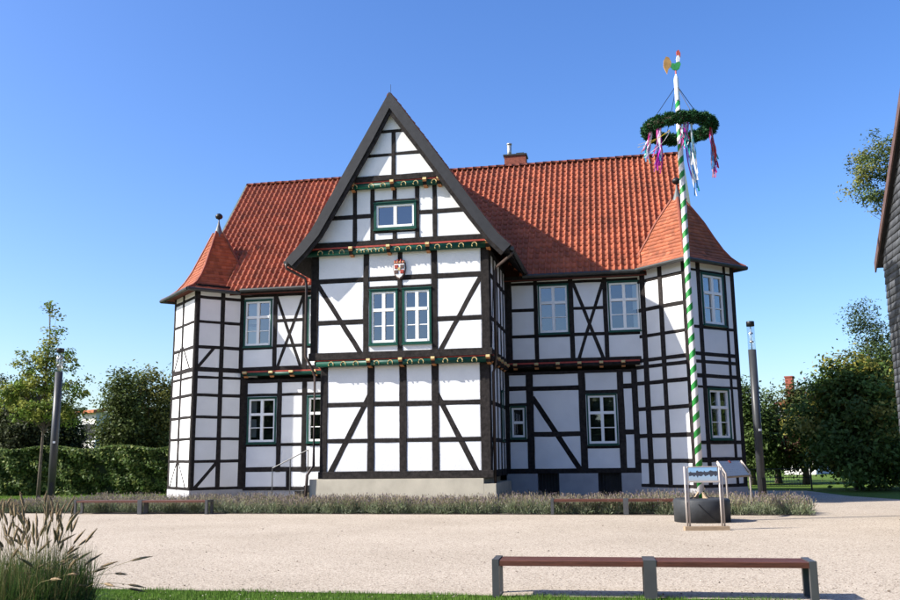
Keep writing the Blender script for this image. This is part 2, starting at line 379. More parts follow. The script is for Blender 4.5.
# ---- gable wing, upper storey
PU = [(-10.67, -10.40), (-8.76, -8.56), (-7.53, -7.36), (-6.34, -6.13), (-4.62, -4.33)]
kw = dict(gf=.075)
wall(front(UNN), -10.67, -4.33, 5.28, 8.8, PU,
     between(PU, (7.74, 7.91)) + R(-10.41, -8.75, (6.27, 6.43)) + R(-6.14, -4.61, (6.25, 6.41)) + R(-8.57, -7.52, (7.455, 7.56)) + R(-7.37, -6.33, (7.455, 7.56)),
     [(-10.45, 7.75, -8.82, 5.2, .17), (-4.62, 7.75, -6.08, 5.2, .17)],
     [((-8.46, -7.605, 5.585, 7.36), kw), ((-7.285, -6.42, 5.585, 7.36), kw)])
timber(front(UNN), -10.72, 5.17, -4.28, 5.17, .25, .034, 'sill_beam')
# ---- gable triangle
BL = [(-7.66, 14.28), (-8.50, 12.80), (-9.47, 11.13), (-10.43, 9.50), (-10.92, 8.93), (-11.36, 8.50)]
BR = [(-7.66, 14.28), (-6.46, 12.58), (-5.47, 11.14), (-4.62, 9.90), (-3.98, 9.02), (-3.55, 8.58)]
def hp(p, q):   # half plane on the left of p->q
    a, b = -(q[1]-p[1]), q[0]-p[0]; return (a, b, -(a*p[0]+b*p[1]))
tri_planes = [hp((BL[0][0]-.0, BL[0][1]-.3), (BL[3][0]-.0, BL[3][1]-.3)), hp((BR[3][0], BR[3][1]-.3), (BR[0][0], BR[0][1]-.3))]
def xl(z): return -7.66-(14.0-z)*(2.77/4.78)
def xr(z): return -7.66+(14.0-z)*(3.04/4.38)
PT = [(-9.10, -8.95), (-8.46, -8.31), (-6.85, -6.70), (-6.23, -6.08), (-7.66, -7.51, 10.58, 10.98), (-7.66, -7.51, 9.16, 9.44)]
wall(front(T1), -10.6, -4.0, 9.16, 11.1, [p if len(p) > 2 else (*p, 9.16, 11.0) for p in PT],
     R(-10.15, -9.09, (9.97, 10.12)) + R(-8.96, -8.45, (9.97, 10.12)) + R(-6.71, -6.22, (9.99, 10.14)) + R(-6.09, -4.8, (9.99, 10.14)) + R(-8.32, -6.84, (10.50, 10.59)) + R(-8.32, -6.84, (9.40, 9.47)),
     [], [((-8.24, -6.89, 9.59, 10.40), dict(gf=.08, trans=1.0, lower=1))], tri_planes)
timber(front(T1), -10.75, 9.07, -3.95, 9.07, .19, .036, 'sill_beam')
wall(front(T2), -9.4, -5.5, 11.42, 13.8, [(-7.64, -7.50, 11.42, 12.97)], R(-9.0, -7.63, (12.11, 12.22)) + R(-7.51, -6.2, (12.13, 12.24)) + R(-8.3, -7.0, (12.97, 13.08)), [], [], tri_planes)
timber(front(T2), -9.25, 11.32, -5.75, 11.32, .2, .036, 'sill_beam')

# ---- carved and painted jetty beams
def deco(fr, a0, a1, z0, z1, brackets, arcs, out, redtop=True, hh=.13, mt='green'):
    zc = (z0+z1)/2; r = (z1-z0)/2
    b = MB(); b.tube([fr.p(a0, zc, out-r*.9), fr.p(a1, zc, out-r*.9)], r*.98, 12); jb = b.build('carved_beam', M[mt], house, True)
    b = MB(); k = 9
    for a in arcs:
        pts = [fr.p(a+.085*math.cos(t), zc-.03+.095*math.sin(t), out+r*.10-.012*abs(math.sin(t))) for t in np.linspace(-.5, math.pi+.5, k)]
        b.tube(pts, .018, 5)
    if arcs: tag(b.build('fan_rosettes', M['gold'], jb), kind='stuff')
    if redtop:
        b = MB(); b.hexa([fr.p(a0, z1-.01, -.05), fr.p(a0, z1+.05, -.05), fr.p(a1, z1+.05, -.05), fr.p(a1, z1-.01, -.05), fr.p(a0, z1-.01, out-.03), fr.p(a0, z1+.05, out-.03), fr.p(a1, z1+.05, out-.03), fr.p(a1, z1-.01, out-.03)]); b.build('moulding', M['red'], jb)
    for a in brackets:
        b = MB(); h = hh
        prof = [(z1+.03, out+.07), (z1-.05, out+.09), (zc, out+.03), (z0, out-.04), (z0-.06, -.02)]
        for (za, oa), (zb, ob), ci in zip(prof[:-1], prof[1:], (1, 0, 2, 0)):
            b.cur = ci
            b.hexa([fr.p(a-h/2, zb, -.05), fr.p(a-h/2, za, -.05), fr.p(a+h/2, za, -.05), fr.p(a+h/2, zb, -.05), fr.p(a-h/2, zb, ob), fr.p(a-h/2, za, oa), fr.p(a+h/2, za, oa), fr.p(a+h/2, zb, ob)])
        b.build('bracket', [M['orange'], M['gold'], M['timber']], jb)
deco(front(GN), -10.45, -4.36, 4.81, 5.02, [-8.56, -7.43, -6.3, -4.42], [-9.9, -9.46, -9.01, -8.27, -7.79, -7.1, -6.71, -5.87, -5.37, -4.88], .33)
ua = [(x-110)/625*6.19-10.64 for x in (148, 188, 228, 292, 318, 345, 372, 430, 470, 508, 572, 614, 656, 702)]
deco(front(UNN), -10.8, -4.25, 8.69, 8.93, [-9.15, -7.8, -6.41, -4.33], ua, .26)
ca = [(x-225)/285*3.24-9.1 for x in (237, 290, 327, 392, 430, 487)]
deco(front(T1), -9.2, -5.8, 10.97, 11.19, [-7.62, -6.45, -5.95, -9.05], ca, .24)

# ---- main range, left of the gable
PL = [(-15.25, -15.0), (-13.75, -13.58), (-12.51, -12.31), (-11.1, -10.9)]
kw = dict(gf=.06)
wall(front(MU), -15.25, -10.5, 5.15, 8.6, PL, R(-15.0, -10.6, (8.44, 8.6), (8.17, 8.29), (5.15, 5.34)) + R(-13.59, -12.5, (7.12, 7.24), (6.10, 6.22)) + R(-15.0, -13.74, (6.04, 6.13)) + R(-12.32, -11.0, (6.04, 6.13)),
     [(-13.62, 8.17, -12.53, 5.2, .13), (-12.48, 8.17, -13.58, 5.2, .13)], [((-14.93, -13.86, 6.2, 8.0), kw), ((-12.24, -11.2, 6.2, 8.0), kw)])
PLL = [(-15.1, -14.85), (-13.59, -13.40), (-12.54, -12.35), (-11.05, -10.85), ]
wall(front(MN), -15.1, -10.4, .5, 4.86, [(-15.1, -14.85), (-13.59, -13.40, 1.2, 4.86), (-12.54, -12.35, 1.2, 4.86), (-11.05, -10.85), (-13.15, -12.95, .5, 1.22)],
     R(-14.87, -10.6, (4.17, 4.28), (1.21, 1.39), (4.7, 4.86), (.5, .63)) + R(-13.41, -12.53, (3.32, 3.43), (2.20, 2.32)) + R(-14.86, -13.58, (2.19, 2.29)) + R(-12.36, -11.0, (2.19, 2.29)),
     [], [((-14.77, -13.67, 2.37, 4.07), kw), ((-12.26, -11.15, 2.37, 4.07), kw)])
deco(front(MU), -15.0, -10.6, 4.97, 5.12, [-14.85, -13.75, -12.9, -11.95, -11.0], [], .12, hh=.16)
# ---- main range, right of the gable
PR = [(-4.4, -4.09), (-3.25, -3.10), (-1.92, -1.75), (-.65, -.49), (.75, .93)]
kw = dict(gf=.05)
wall(front(MU), -4.4, .93, 5.12, 8.6, PR, R(-4.1, .76, (8.44, 8.6), (8.13, 8.24), (5.12, 5.29)) + R(-4.1, -3.24, (7.11, 7.23), (6.10, 6.22)) + R(-1.76, -.64, (7.10, 7.21), (6.11, 6.23)) + R(-3.11, -1.91, (6.1, 6.2)) + R(-.5, .76, (6.1, 6.2)),
     [(-1.74, 8.15, -.70, 5.2, .13), (-.62, 8.15, -1.64, 5.2, .13)], [((-3.03, -1.98, 6.27, 8.06), kw), ((-.41, .67, 6.27, 8.06), kw)])
wall(front(MN), -4.5, .74, 1.05, 4.84, [(-4.5, -4.29), (-3.65, -3.38), (-1.69, -1.43), (-.27, -.03), (.26, .74)],
     R(-4.5, .74, (1.05, 1.23), (4.72, 4.84)) + R(-4.3, -3.64, (4.13, 4.30), (3.55, 3.66), (2.22, 2.33)) + R(-3.39, -1.68, (4.11, 4.28), (2.40, 2.58)) + R(-1.44, -.26, (3.94, 4.08), (1.94, 2.06)) + R(-.04, .27, (4.11, 4.30), (2.43, 2.62)),
     [(-3.42, 3.88, -1.74, 1.2, .2)], [((-4.21, -3.73, 2.39, 3.49), dict(gf=.055, cols=1, trans=.5, lower=1)), ((-1.36, -.35, 2.12, 3.88), kw)])
deco(front(MU), -4.4, .6, 4.96, 5.10, [-4.0, -3.2, -2.4, -1.6, -.8, 0.0], [], .12, hh=.14, mt='timber')
# plinth of the main range with cellar vents
for a0, a1 in ((-4.45, -3.30), (-2.51, -1.09), (-.25, .9)):
    b = MB(); b.box(hl(a0, MN-.02, -.2), hl(a1, MN+.3, 1.05)); b.build('plinth', M['greyplinth'], house)
for a0, a1 in ((-3.30, -2.51), (-1.09, -.25)):
    b = MB()
    for i in range(7):
        x = a0+(i+.5)*(a1-a0)/7; b.box(hl(x-.012, MN+.05, 0.3), hl(x+.012, MN+.075, 1.05))
    b.build('vent_grille', M['black'], house)
b = MB(); b.box(hl(-15.2, MN+.02, -.2), hl(-10.5, MN+.3, .5)); b.build('plinth', M['greyplinth'], house)
b = MB(); b.box(hl(-10.69, GN-.12, -.2), hl(-4.68, GN+3.9, 1.0)); b.box(hl(-4.677, GN-.118, -.2), hl(-4.27, GN+3.9, .82)); b.build('plinth', M['plinth'], house)
# ---- gable wing side walls
for (o, dx, sgn) in (((-4.43, GN), 1, 1), ((-10.37, GN), -1, 1)):
    fr = Frame(o, (0, 1), (dx, 0))
    ps = [(0.02, .22), (.85, 1.02), (1.65, 1.82), (2.45, 2.62), (3.2, 3.36), (3.8, 4.0)]
    wn = [((2.72, 3.1, 2.3, 4.0), dict(gf=.05, cols=1))] if dx == 1 else []
    wall(fr, .02, 4.0, 1.02, 4.82, ps, between(ps, (3.43, 3.57), (2.19, 2.33)) + R(.2, 4.0, (1.02, 1.25)), [(.22, 1.3, .85, 3.4, .13)], wn)
    fr = Frame((o[0]+.1*dx, UNN), (0, 1), (dx, 0))
    wall(fr, .03, 4.1, 5.1, 8.75, ps, between(ps, (7.74, 7.9), (6.27, 6.41)) + R(.2, 4.05, (5.1, 5.3), (8.55, 8.75)), [(.22, 5.3, .85, 7.7, .13)])
    deco(fr, .1, 4.0, 4.86, 5.05, [.4, 1.2, 2.0, 2.8, 3.6], [], .08, mt='timber')
# ---- turrets
def turret(nc, s, faces):
    for d, out, nm, posts, rails, br, wins in faces:
        fr = Frame(nc, d, out); wall(fr, 0.0, s, .55, 8.6, posts, [(0.01, s-.01, z0, z1) for z0, z1 in rails], br, wins)
railsL = [(8.45, 8.6), (8.02, 8.14), (7.04, 7.15), (6.03, 6.15), (5.11, 5.29), (4.85, 4.95), (4.14, 4.26), (3.29, 3.40), (2.45, 2.56), (1.59, 1.70), (.55, .66)]
NL = (-16.45, 32.1)
turret(NL, 2.8, [((R2, R2), (R2, -R2), 'f', [(0, .15), (1.0, 1.17), (1.9, 2.2), (2.65, 2.8)], railsL, [(.80, 6.1, .08, 5.2, .13), (1.08, 1.65, .12, .55, .14)], []),
                 ((-R2, R2), (-R2, -R2), 'l', [(.003, .17), (1.5, 1.68), (2.63, 2.8)], railsL, [(1.78, 6.2, 2.62, 5.2, .1), (1.45, 6.2, .5, 5.2, .1), (1.66, 1.65, 2.55, .6, .1), (1.50, 1.65, .5, .6, .1)], [])])
for d0, o in (((-16.45-2.8*R2, 32.1+2.8*R2), (R2, R2)),):
    wall(Frame(d0, o, (-R2, R2)), 0, 2.8, .55, 8.6, [(.004, .17), (1.3, 1.47), (2.6, 2.8)], [(.01, 2.79, a, b_) for a, b_ in railsL])
NR = (2.285, 31.765)
railsR = [(8.45, 8.6), (7.98, 8.11), (6.90, 7.04), (5.93, 6.05), (5.03, 5.17), (4.80, 4.93), (4.20, 4.34), (3.27, 3.41), (2.29, 2.44), (1.40, 1.54), (.55, .66)]
railsR2 = [(8.45, 8.6), (8.12, 8.2), (6.07, 6.17), (5.10, 5.23), (4.84, 4.95), (4.33, 4.46), (3.97, 4.05), (2.03, 2.15), (1.42, 1.58), (.55, .66)]
kw = dict(gf=.055)
turret(NR, 2.6, [((-R2, R2), (-R2, -R2), 'l', [(0, .18), (1.10, 1.30), (1.95, 2.2)], railsR, [], []),
                 ((R2, R2), (R2, -R2), 'r', [(.003, .18), (.56, .76), (2.02, 2.14), (2.40, 2.6)], railsR2, [], [((.85, 1.92, 6.26, 8.03), kw), ((.85, 1.84, 2.24, 3.90), kw)])])
wall(Frame((NR[0]+2.6*R2, NR[1]+2.6*R2), (-R2, R2), (R2, R2)), 0, 2.6, .55, 8.6, [(.004, .17), (1.2, 1.37), (2.4, 2.6)], [(.01, 2.59, a, b_) for a, b_ in railsL])
for nc, s in ((NL, 2.8), (NR, 2.6)):
    k = .04; c = (nc[0], nc[1]+s*R2); rr = s*R2+.02
    b = MB(); q = [hl(c[0], c[1]-rr, -.2), hl(c[0]-rr, c[1], -.2), hl(c[0], c[1]+rr, -.2), hl(c[0]+rr, c[1], -.2)]
    b.hexa(q+[(x, y, .55) for x, y, z in q]); b.build('plinth', M['greyplinth'], house)
    rr = s*R2-.42; b = MB(); q = [hl(c[0], c[1]-rr, .3), hl(c[0]-rr, c[1], .3), hl(c[0], c[1]+rr, .3), hl(c[0]+rr, c[1], .3)]
    b.hexa(q+[(x, y, 8.5) for x, y, z in q]); b.build('dark_core', M['interior'], house)
# ---- near-black blocks painting unlit rooms behind the windows; end walls
b = MB(); b.box(hl(-16.2, MN+.35, 0), hl(2.0, 42.1, 8.4)); b.build('dark_core', M['interior'], house)
b = MB(); b.box(hl(-10.0, GN+.35, .9), hl(-4.8, MN+.6, 8.7)); b.hexa([hl(-9.9, T1+.4, 8.7), hl(-9.9, 36, 8.7), hl(-4.9, 36, 8.7), hl(-4.9, T1+.4, 8.7), hl(-7.75, T1+.4, 13), hl(-7.75, 36, 13), hl(-7.6, 36, 13), hl(-7.6, T1+.4, 13)]); b.build('dark_core', M['interior'], house)
EAVE_N, EAVE_Z, RID_N, RID_Z = 33.0, 8.42, 38.0, 14.42
RU0, RU1 = -17.1, 2.85
for uu, dx in ((-16.6, -1), (2.35, 1)):
    b = MB(); b.cur = 0
    pr = [(33.7, -.2), (42.3, -.2), (42.3, 8.6), (38.0, 13.95), (33.7, 8.6)]
    i0 = [hl(uu, n_, z_) for n_, z_ in pr]; i1 = [hl(uu-dx*.25, n_, z_) for n_, z_ in pr]
    b.quad(i0); b.quad(i1[::-1])
    for q in range(5): b.quad([i0[q], i0[(q+1) % 5], i1[(q+1) % 5], i1[q]])
    b.build('end_wall', M['plaster'], house)
    fr = Frame((uu, 33.7), (0, 1), (dx, 0))
    for a in (2.1, 3.2, 4.3, 5.4, 6.5, 7.6, 8.5): timber(fr, a, .5, a, 8.6+max(0, 4.9-abs(a-4.3)*1.25), .18, .03, depth=.02)
    for z in (1.1, 3.0, 5.0, 6.6, 8.4, 10.5): timber(fr, max(.1, (z-8.6)/1.25+.1), z, 8.5-max(0, (z-8.6)/1.25), z, .16, .024, depth=.02)
b = MB(); b.box(hl(-16.6, 42.2, -.2), hl(2.35, 42.4, 8.6)); b.build('end_wall', M['plaster'], house)

# ------------------------------------------------------------------ roofs
PAN = [(0.0, -.005), (.07, .060), (.20, .092), (.33, .050), (.52, .004), (.80, -.012), (1.0, -.005)]
FLAT = [(0.0, 0.0), (.5, .002), (1.0, 0.0)]
def tile_field(name, m, parent, mapf, rows, prof, width, lip=.03, lift=.032, tone=.2, keep=None):
    """rows: list of (v0, v1, a_start, a_end); mapf(a, v, h) -> point"""
    V, Q, T = [], [], []
    for ri, (v0, v1, as_, ae) in enumerate(rows):
        nt_ = max(1, int(round((ae-as_)/width))); wd = (ae-as_)/nt_
        for c in range(nt_):
            a = as_+c*wd; jv = random.uniform(-.012, .012); jh = random.uniform(-.005, .007)
            if keep and not keep(a+wd/2, (v0+v1)/2): continue
            i = len(V); k = len(prof)
            t = random.gauss(1, tone*.5); t = min(max(t, .55), 1.4); hue = random.uniform(-.06, .06); tn = (t, t*(1+hue), t*(1+hue*1.5))
            for x, h in prof: V.append(mapf(a+x*wd, v0+jv, h+lift+jh-lip))
            for x, h in prof: V.append(mapf(a+x*wd, v0+jv, h+lift+jh))
            for x, h in prof: V.append(mapf(a+x*wd, v1+.03, h+.004))
            T += [tn]*(3*k)
            for j in range(k-1):
                Q.append((i+j, i+j+1, i+k+j+1, i+k+j)); Q.append((i+k+j, i+k+j+1, i+2*k+j+1, i+2*k+j))
    o = link(name, np_mesh(name, V, Q, m, np.array(T)), parent); tag(o, kind='stuff'); return o
# main roof
sl_len = math.hypot(RID_N-EAVE_N, RID_Z-EAVE_Z); cs, sn = (RID_N-EAVE_N)/sl_len, (RID_Z-EAVE_Z)/sl_len
b = MB()
i0 = [hl(RU0+.05, EAVE_N+.05, EAVE_Z-.05), hl(RU0+.05, RID_N, RID_Z-.05), hl(RU0+.05, 2*RID_N-EAVE_N, EAVE_Z-.05)]; i1 = [(RU1-RU0-.1+p[0], p[1], p[2]) for p in i0]
dn = [(p[0], p[1], p[2]-.14) for p in i0]; dn1 = [(p[0], p[1], p[2]-.14) for p in i1]
for k in (0, 1):
    b.hexa([dn[k], dn[k+1], dn1[k+1], dn1[k], i0[k], i0[k+1], i1[k+1], i1[k]])
roof = b.build('roof', M['underlay'], house)
def wing_z(uu):
    P = BL[::-1]+BR[1:]
    return float(np.interp(uu, [p[0] for p in P], [p[1] for p in P]))
def mfront(a, v, h): return hl(a, EAVE_N+cs*v-sn*h, EAVE_Z+sn*v+cs*h)
def mback(a, v, h): return hl(a, 2*RID_N-EAVE_N-cs*v+sn*h, EAVE_Z+sn*v+cs*h)
nr = 23; rl = sl_len/nr
rows = [(i*rl-.04*(i == 0), (i+1)*rl, RU0, RU1) for i in range(nr)]
def keep_main(a, v):
    z = EAVE_Z+sn*v
    return not (-11.4 < a < -3.5 and z < wing_z(a)-.25)
tile_field('roof_tiles', M['tile'], roof, mfront, rows, PAN, .235, tone=.24, keep=keep_main)
tile_field('roof_tiles', M['tile'], roof, mback, rows[::1], FLAT, .6)
b = MB(); k = 7
for i in range(2):
    for q in range(k):
        t = math.pi*q/(k-1); rr = .13-.018*i; b.v.append((i*.37, rr*math.cos(t), rr*math.sin(t)*.95-.02))
for q in range(k-1): b.f.append((q, q+1, k+q+1, k+q))
b.f.append(tuple(range(k))); b.mi = [0]*len(b.f); rt = b.mesh('ridge_tile', M['ridge'], True)
nn_ = int((RU1-RU0)/.345)
for i in range(nn_):
    o = link('ridge_tile', rt, roof); o.location = hl(RU0+i*(RU1-RU0)/nn_, RID_N, RID_Z+.06+jit(.008)); o.rotation_euler = (0, jit(.02), jit(.02))
# verge boards
for uu, dx in ((RU0, -1), (RU1, 1)):
    for sgn in (1, -1):
        b = MB(); N0, N1 = (EAVE_N-.05, RID_N) if sgn == 1 else (2*RID_N-EAVE_N+.05, RID_N)
        b.hexa([hl(uu-dx*.05, N0, EAVE_Z-.26), hl(uu-dx*.05, N1, RID_Z-.2), hl(uu+dx*.06, N1, RID_Z-.2), hl(uu+dx*.06, N0, EAVE_Z-.26), hl(uu-dx*.05, N0, EAVE_Z+.09), hl(uu-dx*.05, N1, RID_Z+.12), hl(uu+dx*.06, N1, RID_Z+.12), hl(uu+dx*.06, N0, EAVE_Z+.09)])
        b.build('verge_board', M['verge'], house)
# gable wing roof
def arc(P):
    L = [0]
    for p, q in zip(P[:-1], P[1:]): L.append(L[-1]+math.hypot(q[0]-p[0], q[1]-p[1]))
    return L
def wing(P, sg):
    Pr = P[::-1]; Ls = arc(Pr); us = [p[0] for p in Pr]; zs = [p[1] for p in Pr]
    def m(a, v, h):
        u_, z_ = np.interp(v, Ls, us), np.interp(v, Ls, zs); e = .15; du = np.interp(v+e, Ls, us)-np.interp(v-e, Ls, us); dz = np.interp(v+e, Ls, zs)-np.interp(v-e, Ls, zs); l = math.hypot(du, dz)+1e-6
        return hl(u_-sg*abs(dz)/l*-1*h if False else u_+sg*abs(dz)/l*h, a, z_+abs(du)/l*h)
    n_r = int(Ls[-1]/.28); rr = Ls[-1]/n_r
    def nlim(z): return EAVE_N+(z-EAVE_Z)*cs/sn+.15
    rows = [(i*rr, (i+1)*rr, BARGE+.08, 38.0) for i in range(n_r)]
    tile_field('roof_tiles', M['tile'], wr, m, rows, PAN, .235, keep=lambda a, v: a < nlim(np.interp(v, Ls, zs)))
    b = MB()
    for p, q in zip(P[:-1], P[1:]):
        lo = [hl(p[0], BARGE+.06, p[1]-.16), hl(q[0], BARGE+.06, q[1]-.16), hl(q[0], max(34.0, nlim(q[1])), q[1]-.16), hl(p[0], max(34.0, nlim(p[1])), p[1]-.16)]
        b.hexa(lo+[(x, y, z+.13) for x, y, z in lo])
    b.build('soffit', M['timber'], wr)
b = MB(); b.tube([hl(-7.66, BARGE+.03, 14.27), hl(-7.66, 37.9, 14.27)], .11, 8); wr = b.build('wing_roof', M['ridge'], house)
wing(BL, -1); wing(BR, 1)
# bargeboards: slate clad outer strip + inner moulding
for P, sg in ((BL, -1), (BR, 1)):
    for nm, o0, o1, n0, n1, mt in (('bargeboard', .07, -.27, BARGE, BARGE+.1, 'barge'), ('barge_moulding', -.268, -.40, BARGE+.05, BARGE+.12, 'timber')):
        b = MB(); pts0, pts1 = [], []
        for i, p in enumerate(P):
            a = P[max(i-1, 0)]; c = P[min(i+1, len(P)-1)]; du, dz = c[0]-a[0], c[1]-a[1]; l = math.hypot(du, dz); nx_, nz_ = sg*abs(dz)/l, abs(du)/l
            if i == 0: nx_, nz_ = 0, 1.75
            pts0.append((p[0]+nx_*o0, p[1]+nz_*o0)); pts1.append((p[0]+nx_*o1, p[1]+nz_*o1))
        for i in range(len(P)-1):
            q = [pts0[i], pts0[i+1], pts1[i+1], pts1[i]]
            b.hexa([hl(x, n0, z) for x, z in q]+[hl(x, n1, z) for x, z in q])
        b.build(nm, M[mt], house)
b = MB(); b.tube([hl(-7.66, BARGE+.2, 14.2), hl(-7.66, BARGE+.2, 14.75)], .008, 5); b.build('lightning_rod', M['gutter'], house)
# turret roofs
def troof(c, prof, nm):
    zs = [p[0] for p in prof]; rs = [p[1]*R2 for p in prof]
    L = [0]
    for i in range(1, len(prof)): L.append(L[-1]+math.hypot(zs[i]-zs[i-1], rs[i]-rs[i-1]))
    b = MB()
    for i in range(len(prof)-1):
        r0, r1 = prof[i][1]-.03, prof[i+1][1]-.03
        for q in range(4):
            a0, a1 = math.pi/2*q, math.pi/2*(q+1)
            b.quad([hl(c[0]+r0*math.cos(a0), c[1]+r0*math.sin(a0), zs[i]), hl(c[0]+r0*math.cos(a1), c[1]+r0*math.sin(a1), zs[i]), hl(c[0]+r1*math.cos(a1), c[1]+r1*math.sin(a1), zs[i+1]), hl(c[0]+r1*math.cos(a0), c[1]+r1*math.sin(a0), zs[i+1])])
    r0 = prof[0][1]-.03
    b.quad([hl(c[0]+r0*math.cos(math.pi/2*q), c[1]+r0*math.sin(math.pi/2*q), zs[0]-.01) for q in range(4)])
    ro = b.build('turret_roof', M['underlay'], house)
    n_r = int(L[-1]/.165); rr = L[-1]/n_r
    for q in range(4):
        a = math.pi/4+math.pi/2*q; dx, dy = math.cos(a), math.sin(a); tx, ty = -dy, dx
        def m(aa, v, h):
            r = float(np.interp(v, L, rs)); z = float(np.interp(v, L, zs)); e = .1
            dr = np.interp(v+e, L, rs)-np.interp(v-e, L, rs); dz = np.interp(v+e, L, zs)-np.interp(v-e, L, zs); l = math.hypot(dr, dz)+1e-6
            aa = max(-r, min(r, aa)); rh = r+h*abs(dz)/l
            return hl(c[0]+dx*rh+tx*aa, c[1]+dy*rh+ty*aa, z+h*abs(dr)/l)
        rows = []
        for i in range(n_r):
            r = float(np.interp(i*rr, L, rs)); off = (i % 2)*.09
            rows.append((i*rr, (i+1)*rr, -r, r))
        tile_field('plain_tiles', M['ttile'], ro, m, rows, FLAT, .17, lip=.018, lift=.022, tone=.3)
    for q in range(4):
        a = math.pi/2*q; b = MB()
        b.tube([hl(c[0]+(r+.01)*math.cos(a), c[1]+(r+.01)*math.sin(a), z+.02) for z, r in prof], .055, 6); b.build('hip_tiles', M['ridge'], ro)
    # lead cap, finial
    zt = prof[-1][0]
    b = MB(); b.lathe([(.30, zt-.42), (.24, zt-.2), (.14, zt+.1), (.06, zt+.35), (.03, zt+.5), (.025, zt+.62)], hl(c[0], c[1], 0), 10); b.build('lead_cap', M['lead'], ro, True)
    b = MB(); b.lathe([(.03, zt+.6), (.12, zt+.64), (.16, zt+.71), (.15, zt+.77), (.09, zt+.84), (.02, zt+.87)], hl(c[0], c[1], 0), 14); b.build('finial', M['black'], ro, True)
    # eaves board and gutter
    for q in range(4):
        a0, a1 = math.pi/2*q, math.pi/2*(q+1); r0 = prof[0][1]+.03
        p0 = hl(c[0]+r0*math.cos(a0), c[1]+r0*math.sin(a0), zs[0]-.03); p1 = hl(c[0]+r0*math.cos(a1), c[1]+r0*math.sin(a1), zs[0]-.03)
        b = MB(); b.tube([p0, p1], .075, 8); b.build('gutter', M['gutter'], ro)
troof((-16.58, 34.08), [(8.35, 2.48), (8.50, 2.1), (8.72, 1.75), (9.05, 1.42), (9.5, 1.10), (10.05, .80), (10.5, .55), (10.9, .34), (11.15, .20)], 'L')
troof((2.28, 33.60), [(8.45, 2.30), (8.58, 2.05), (8.80, 1.78), (9.12, 1.52), (9.65, 1.20), (10.2, .90), (10.7, .56), (11.0, .34), (11.2, .20)], 'R')
# gutters and downpipes
def gutter(p, q, r=.075):
    b = MB(); b.tube([p, q], r, 8); b.build('gutter', M['gutter'], house)
gutter(hl(-15.0, EAVE_N-.06, EAVE_Z-.02), hl(-11.4, EAVE_N-.06, EAVE_Z-.02)); gutter(hl(-3.6, EAVE_N-.06, EAVE_Z-.02), hl(.75, EAVE_N-.06, EAVE_Z-.02))
gutter(hl(-3.47, BARGE+.1, 8.53), hl(-3.47, 33.0, 8.53)); gutter(hl(-11.44, BARGE+.1, 8.46), hl(-11.44, 33.0, 8.46))
b = MB(); b.box(hl(-15.2, EAVE_N+.02, 8.28), hl(.95, MU+.1, 8.42)); b.build('eaves_board', M['timber'], house)
b = MB(); b.tube([hl(-11.42, 28.75, 8.42), hl(-11.4, 28.8, 8.25), hl(-10.85, 29.16, 7.95), hl(-10.80, 29.18, 7.7), hl(-10.80, 29.18, 5.2), hl(-10.62, 29.42, 4.75), hl(-10.56, 29.5, 4.5), hl(-10.56, 29.5, 1.45), hl(-10.75, 29.4, 1.15), hl(-10.82, 29.4, -.1)], .05, 8); b.build('downpipe', M['pipe'], house, True)
b = MB(); b.tube([hl(-3.5, 28.95, 8.45), hl(-3.52, 29.0, 8.36), hl(-4.12, 29.45, 8.05), hl(-4.17, 29.5, 7.9), hl(-4.17, 29.5, 5.2), hl(-4.25, 29.75, 4.7), hl(-4.33, 29.8, 4.5), hl(-4.33, 29.8, .8)], .05, 8); b.build('downpipe', M['pipe'], house, True)
# chimney on the ridge
cu, cn = -4.35, 38.35
b = MB(); b.box(hl(cu-.48, cn-.3, 13.6), hl(cu+.48, cn+.3, 14.98)); ch = b.build('chimney', M['brick'], house)
b = MB(); b.box(hl(cu-.53, cn-.35, 14.982), hl(cu+.53, cn+.35, 15.05)); b.box(hl(cu+.05, cn-.25, 15.05), hl(cu+.4, cn+.25, 15.12)); b.build('cap', M['gutter'], ch)
b = MB(); b.tube([hl(cu-.28, cn, 15.0), hl(cu-.28, cn, 15.6)], .1, 10); b.tube([hl(cu-.28, cn, 15.6), hl(cu-.28, cn, 15.66)], .12, 10); b.build('flue', M['zinc'], ch, True)
b = MB(); b.box(hl(cu-.55, cn-.42, 13.98), hl(cu+.55, cn-.3, 14.2)); b.build('flashing', M['zinc'], ch)
# coat of arms
fr = front(UNN); b = MB()
def shield(sc, o0, o1, ci, dz=0):
    b.cur = ci
    pts = [(-.19, .22), (.19, .22), (.21, .05), (.17, -.15), (.08, -.27), (0, -.32), (-.08, -.27), (-.17, -.15), (-.21, .05)]
    A = [fr.p(-7.45+x*sc, 8.1+dz+z*sc, o0) for x, z in pts]; B = [fr.p(-7.45+x*sc*.93, 8.1+dz+z*sc*.93, o1) for x, z in pts]
    b.quad(B[::-1])
    for i in range(9): b.quad([A[i], A[(i+1) % 9], B[(i+1) % 9], B[i]])
shield(1.12, .02, .07, 1); shield(.95, .07, .10, 0)
for i, (x, z, ci) in enumerate(((-.1, .1, 2), (.1, .1, 1), (-.1, -.08, 1), (.1, -.08, 2), (0, 0.02, 3))):
    b.cur = ci; r = .075 if i < 4 else .06
    b.hexa([fr.p(-7.45+x-r, 8.1+z-r, .09), fr.p(-7.45+x-r, 8.1+z+r, .09), fr.p(-7.45+x+r, 8.1+z+r, .09), fr.p(-7.45+x+r, 8.1+z-r, .09), fr.p(-7.45+x-r*.7, 8.1+z-r*.7, .125), fr.p(-7.45+x-r*.7, 8.1+z+r*.7, .125), fr.p(-7.45+x+r*.7, 8.1+z+r*.7, .125), fr.p(-7.45+x+r*.7, 8.1+z-r*.7, .125)])
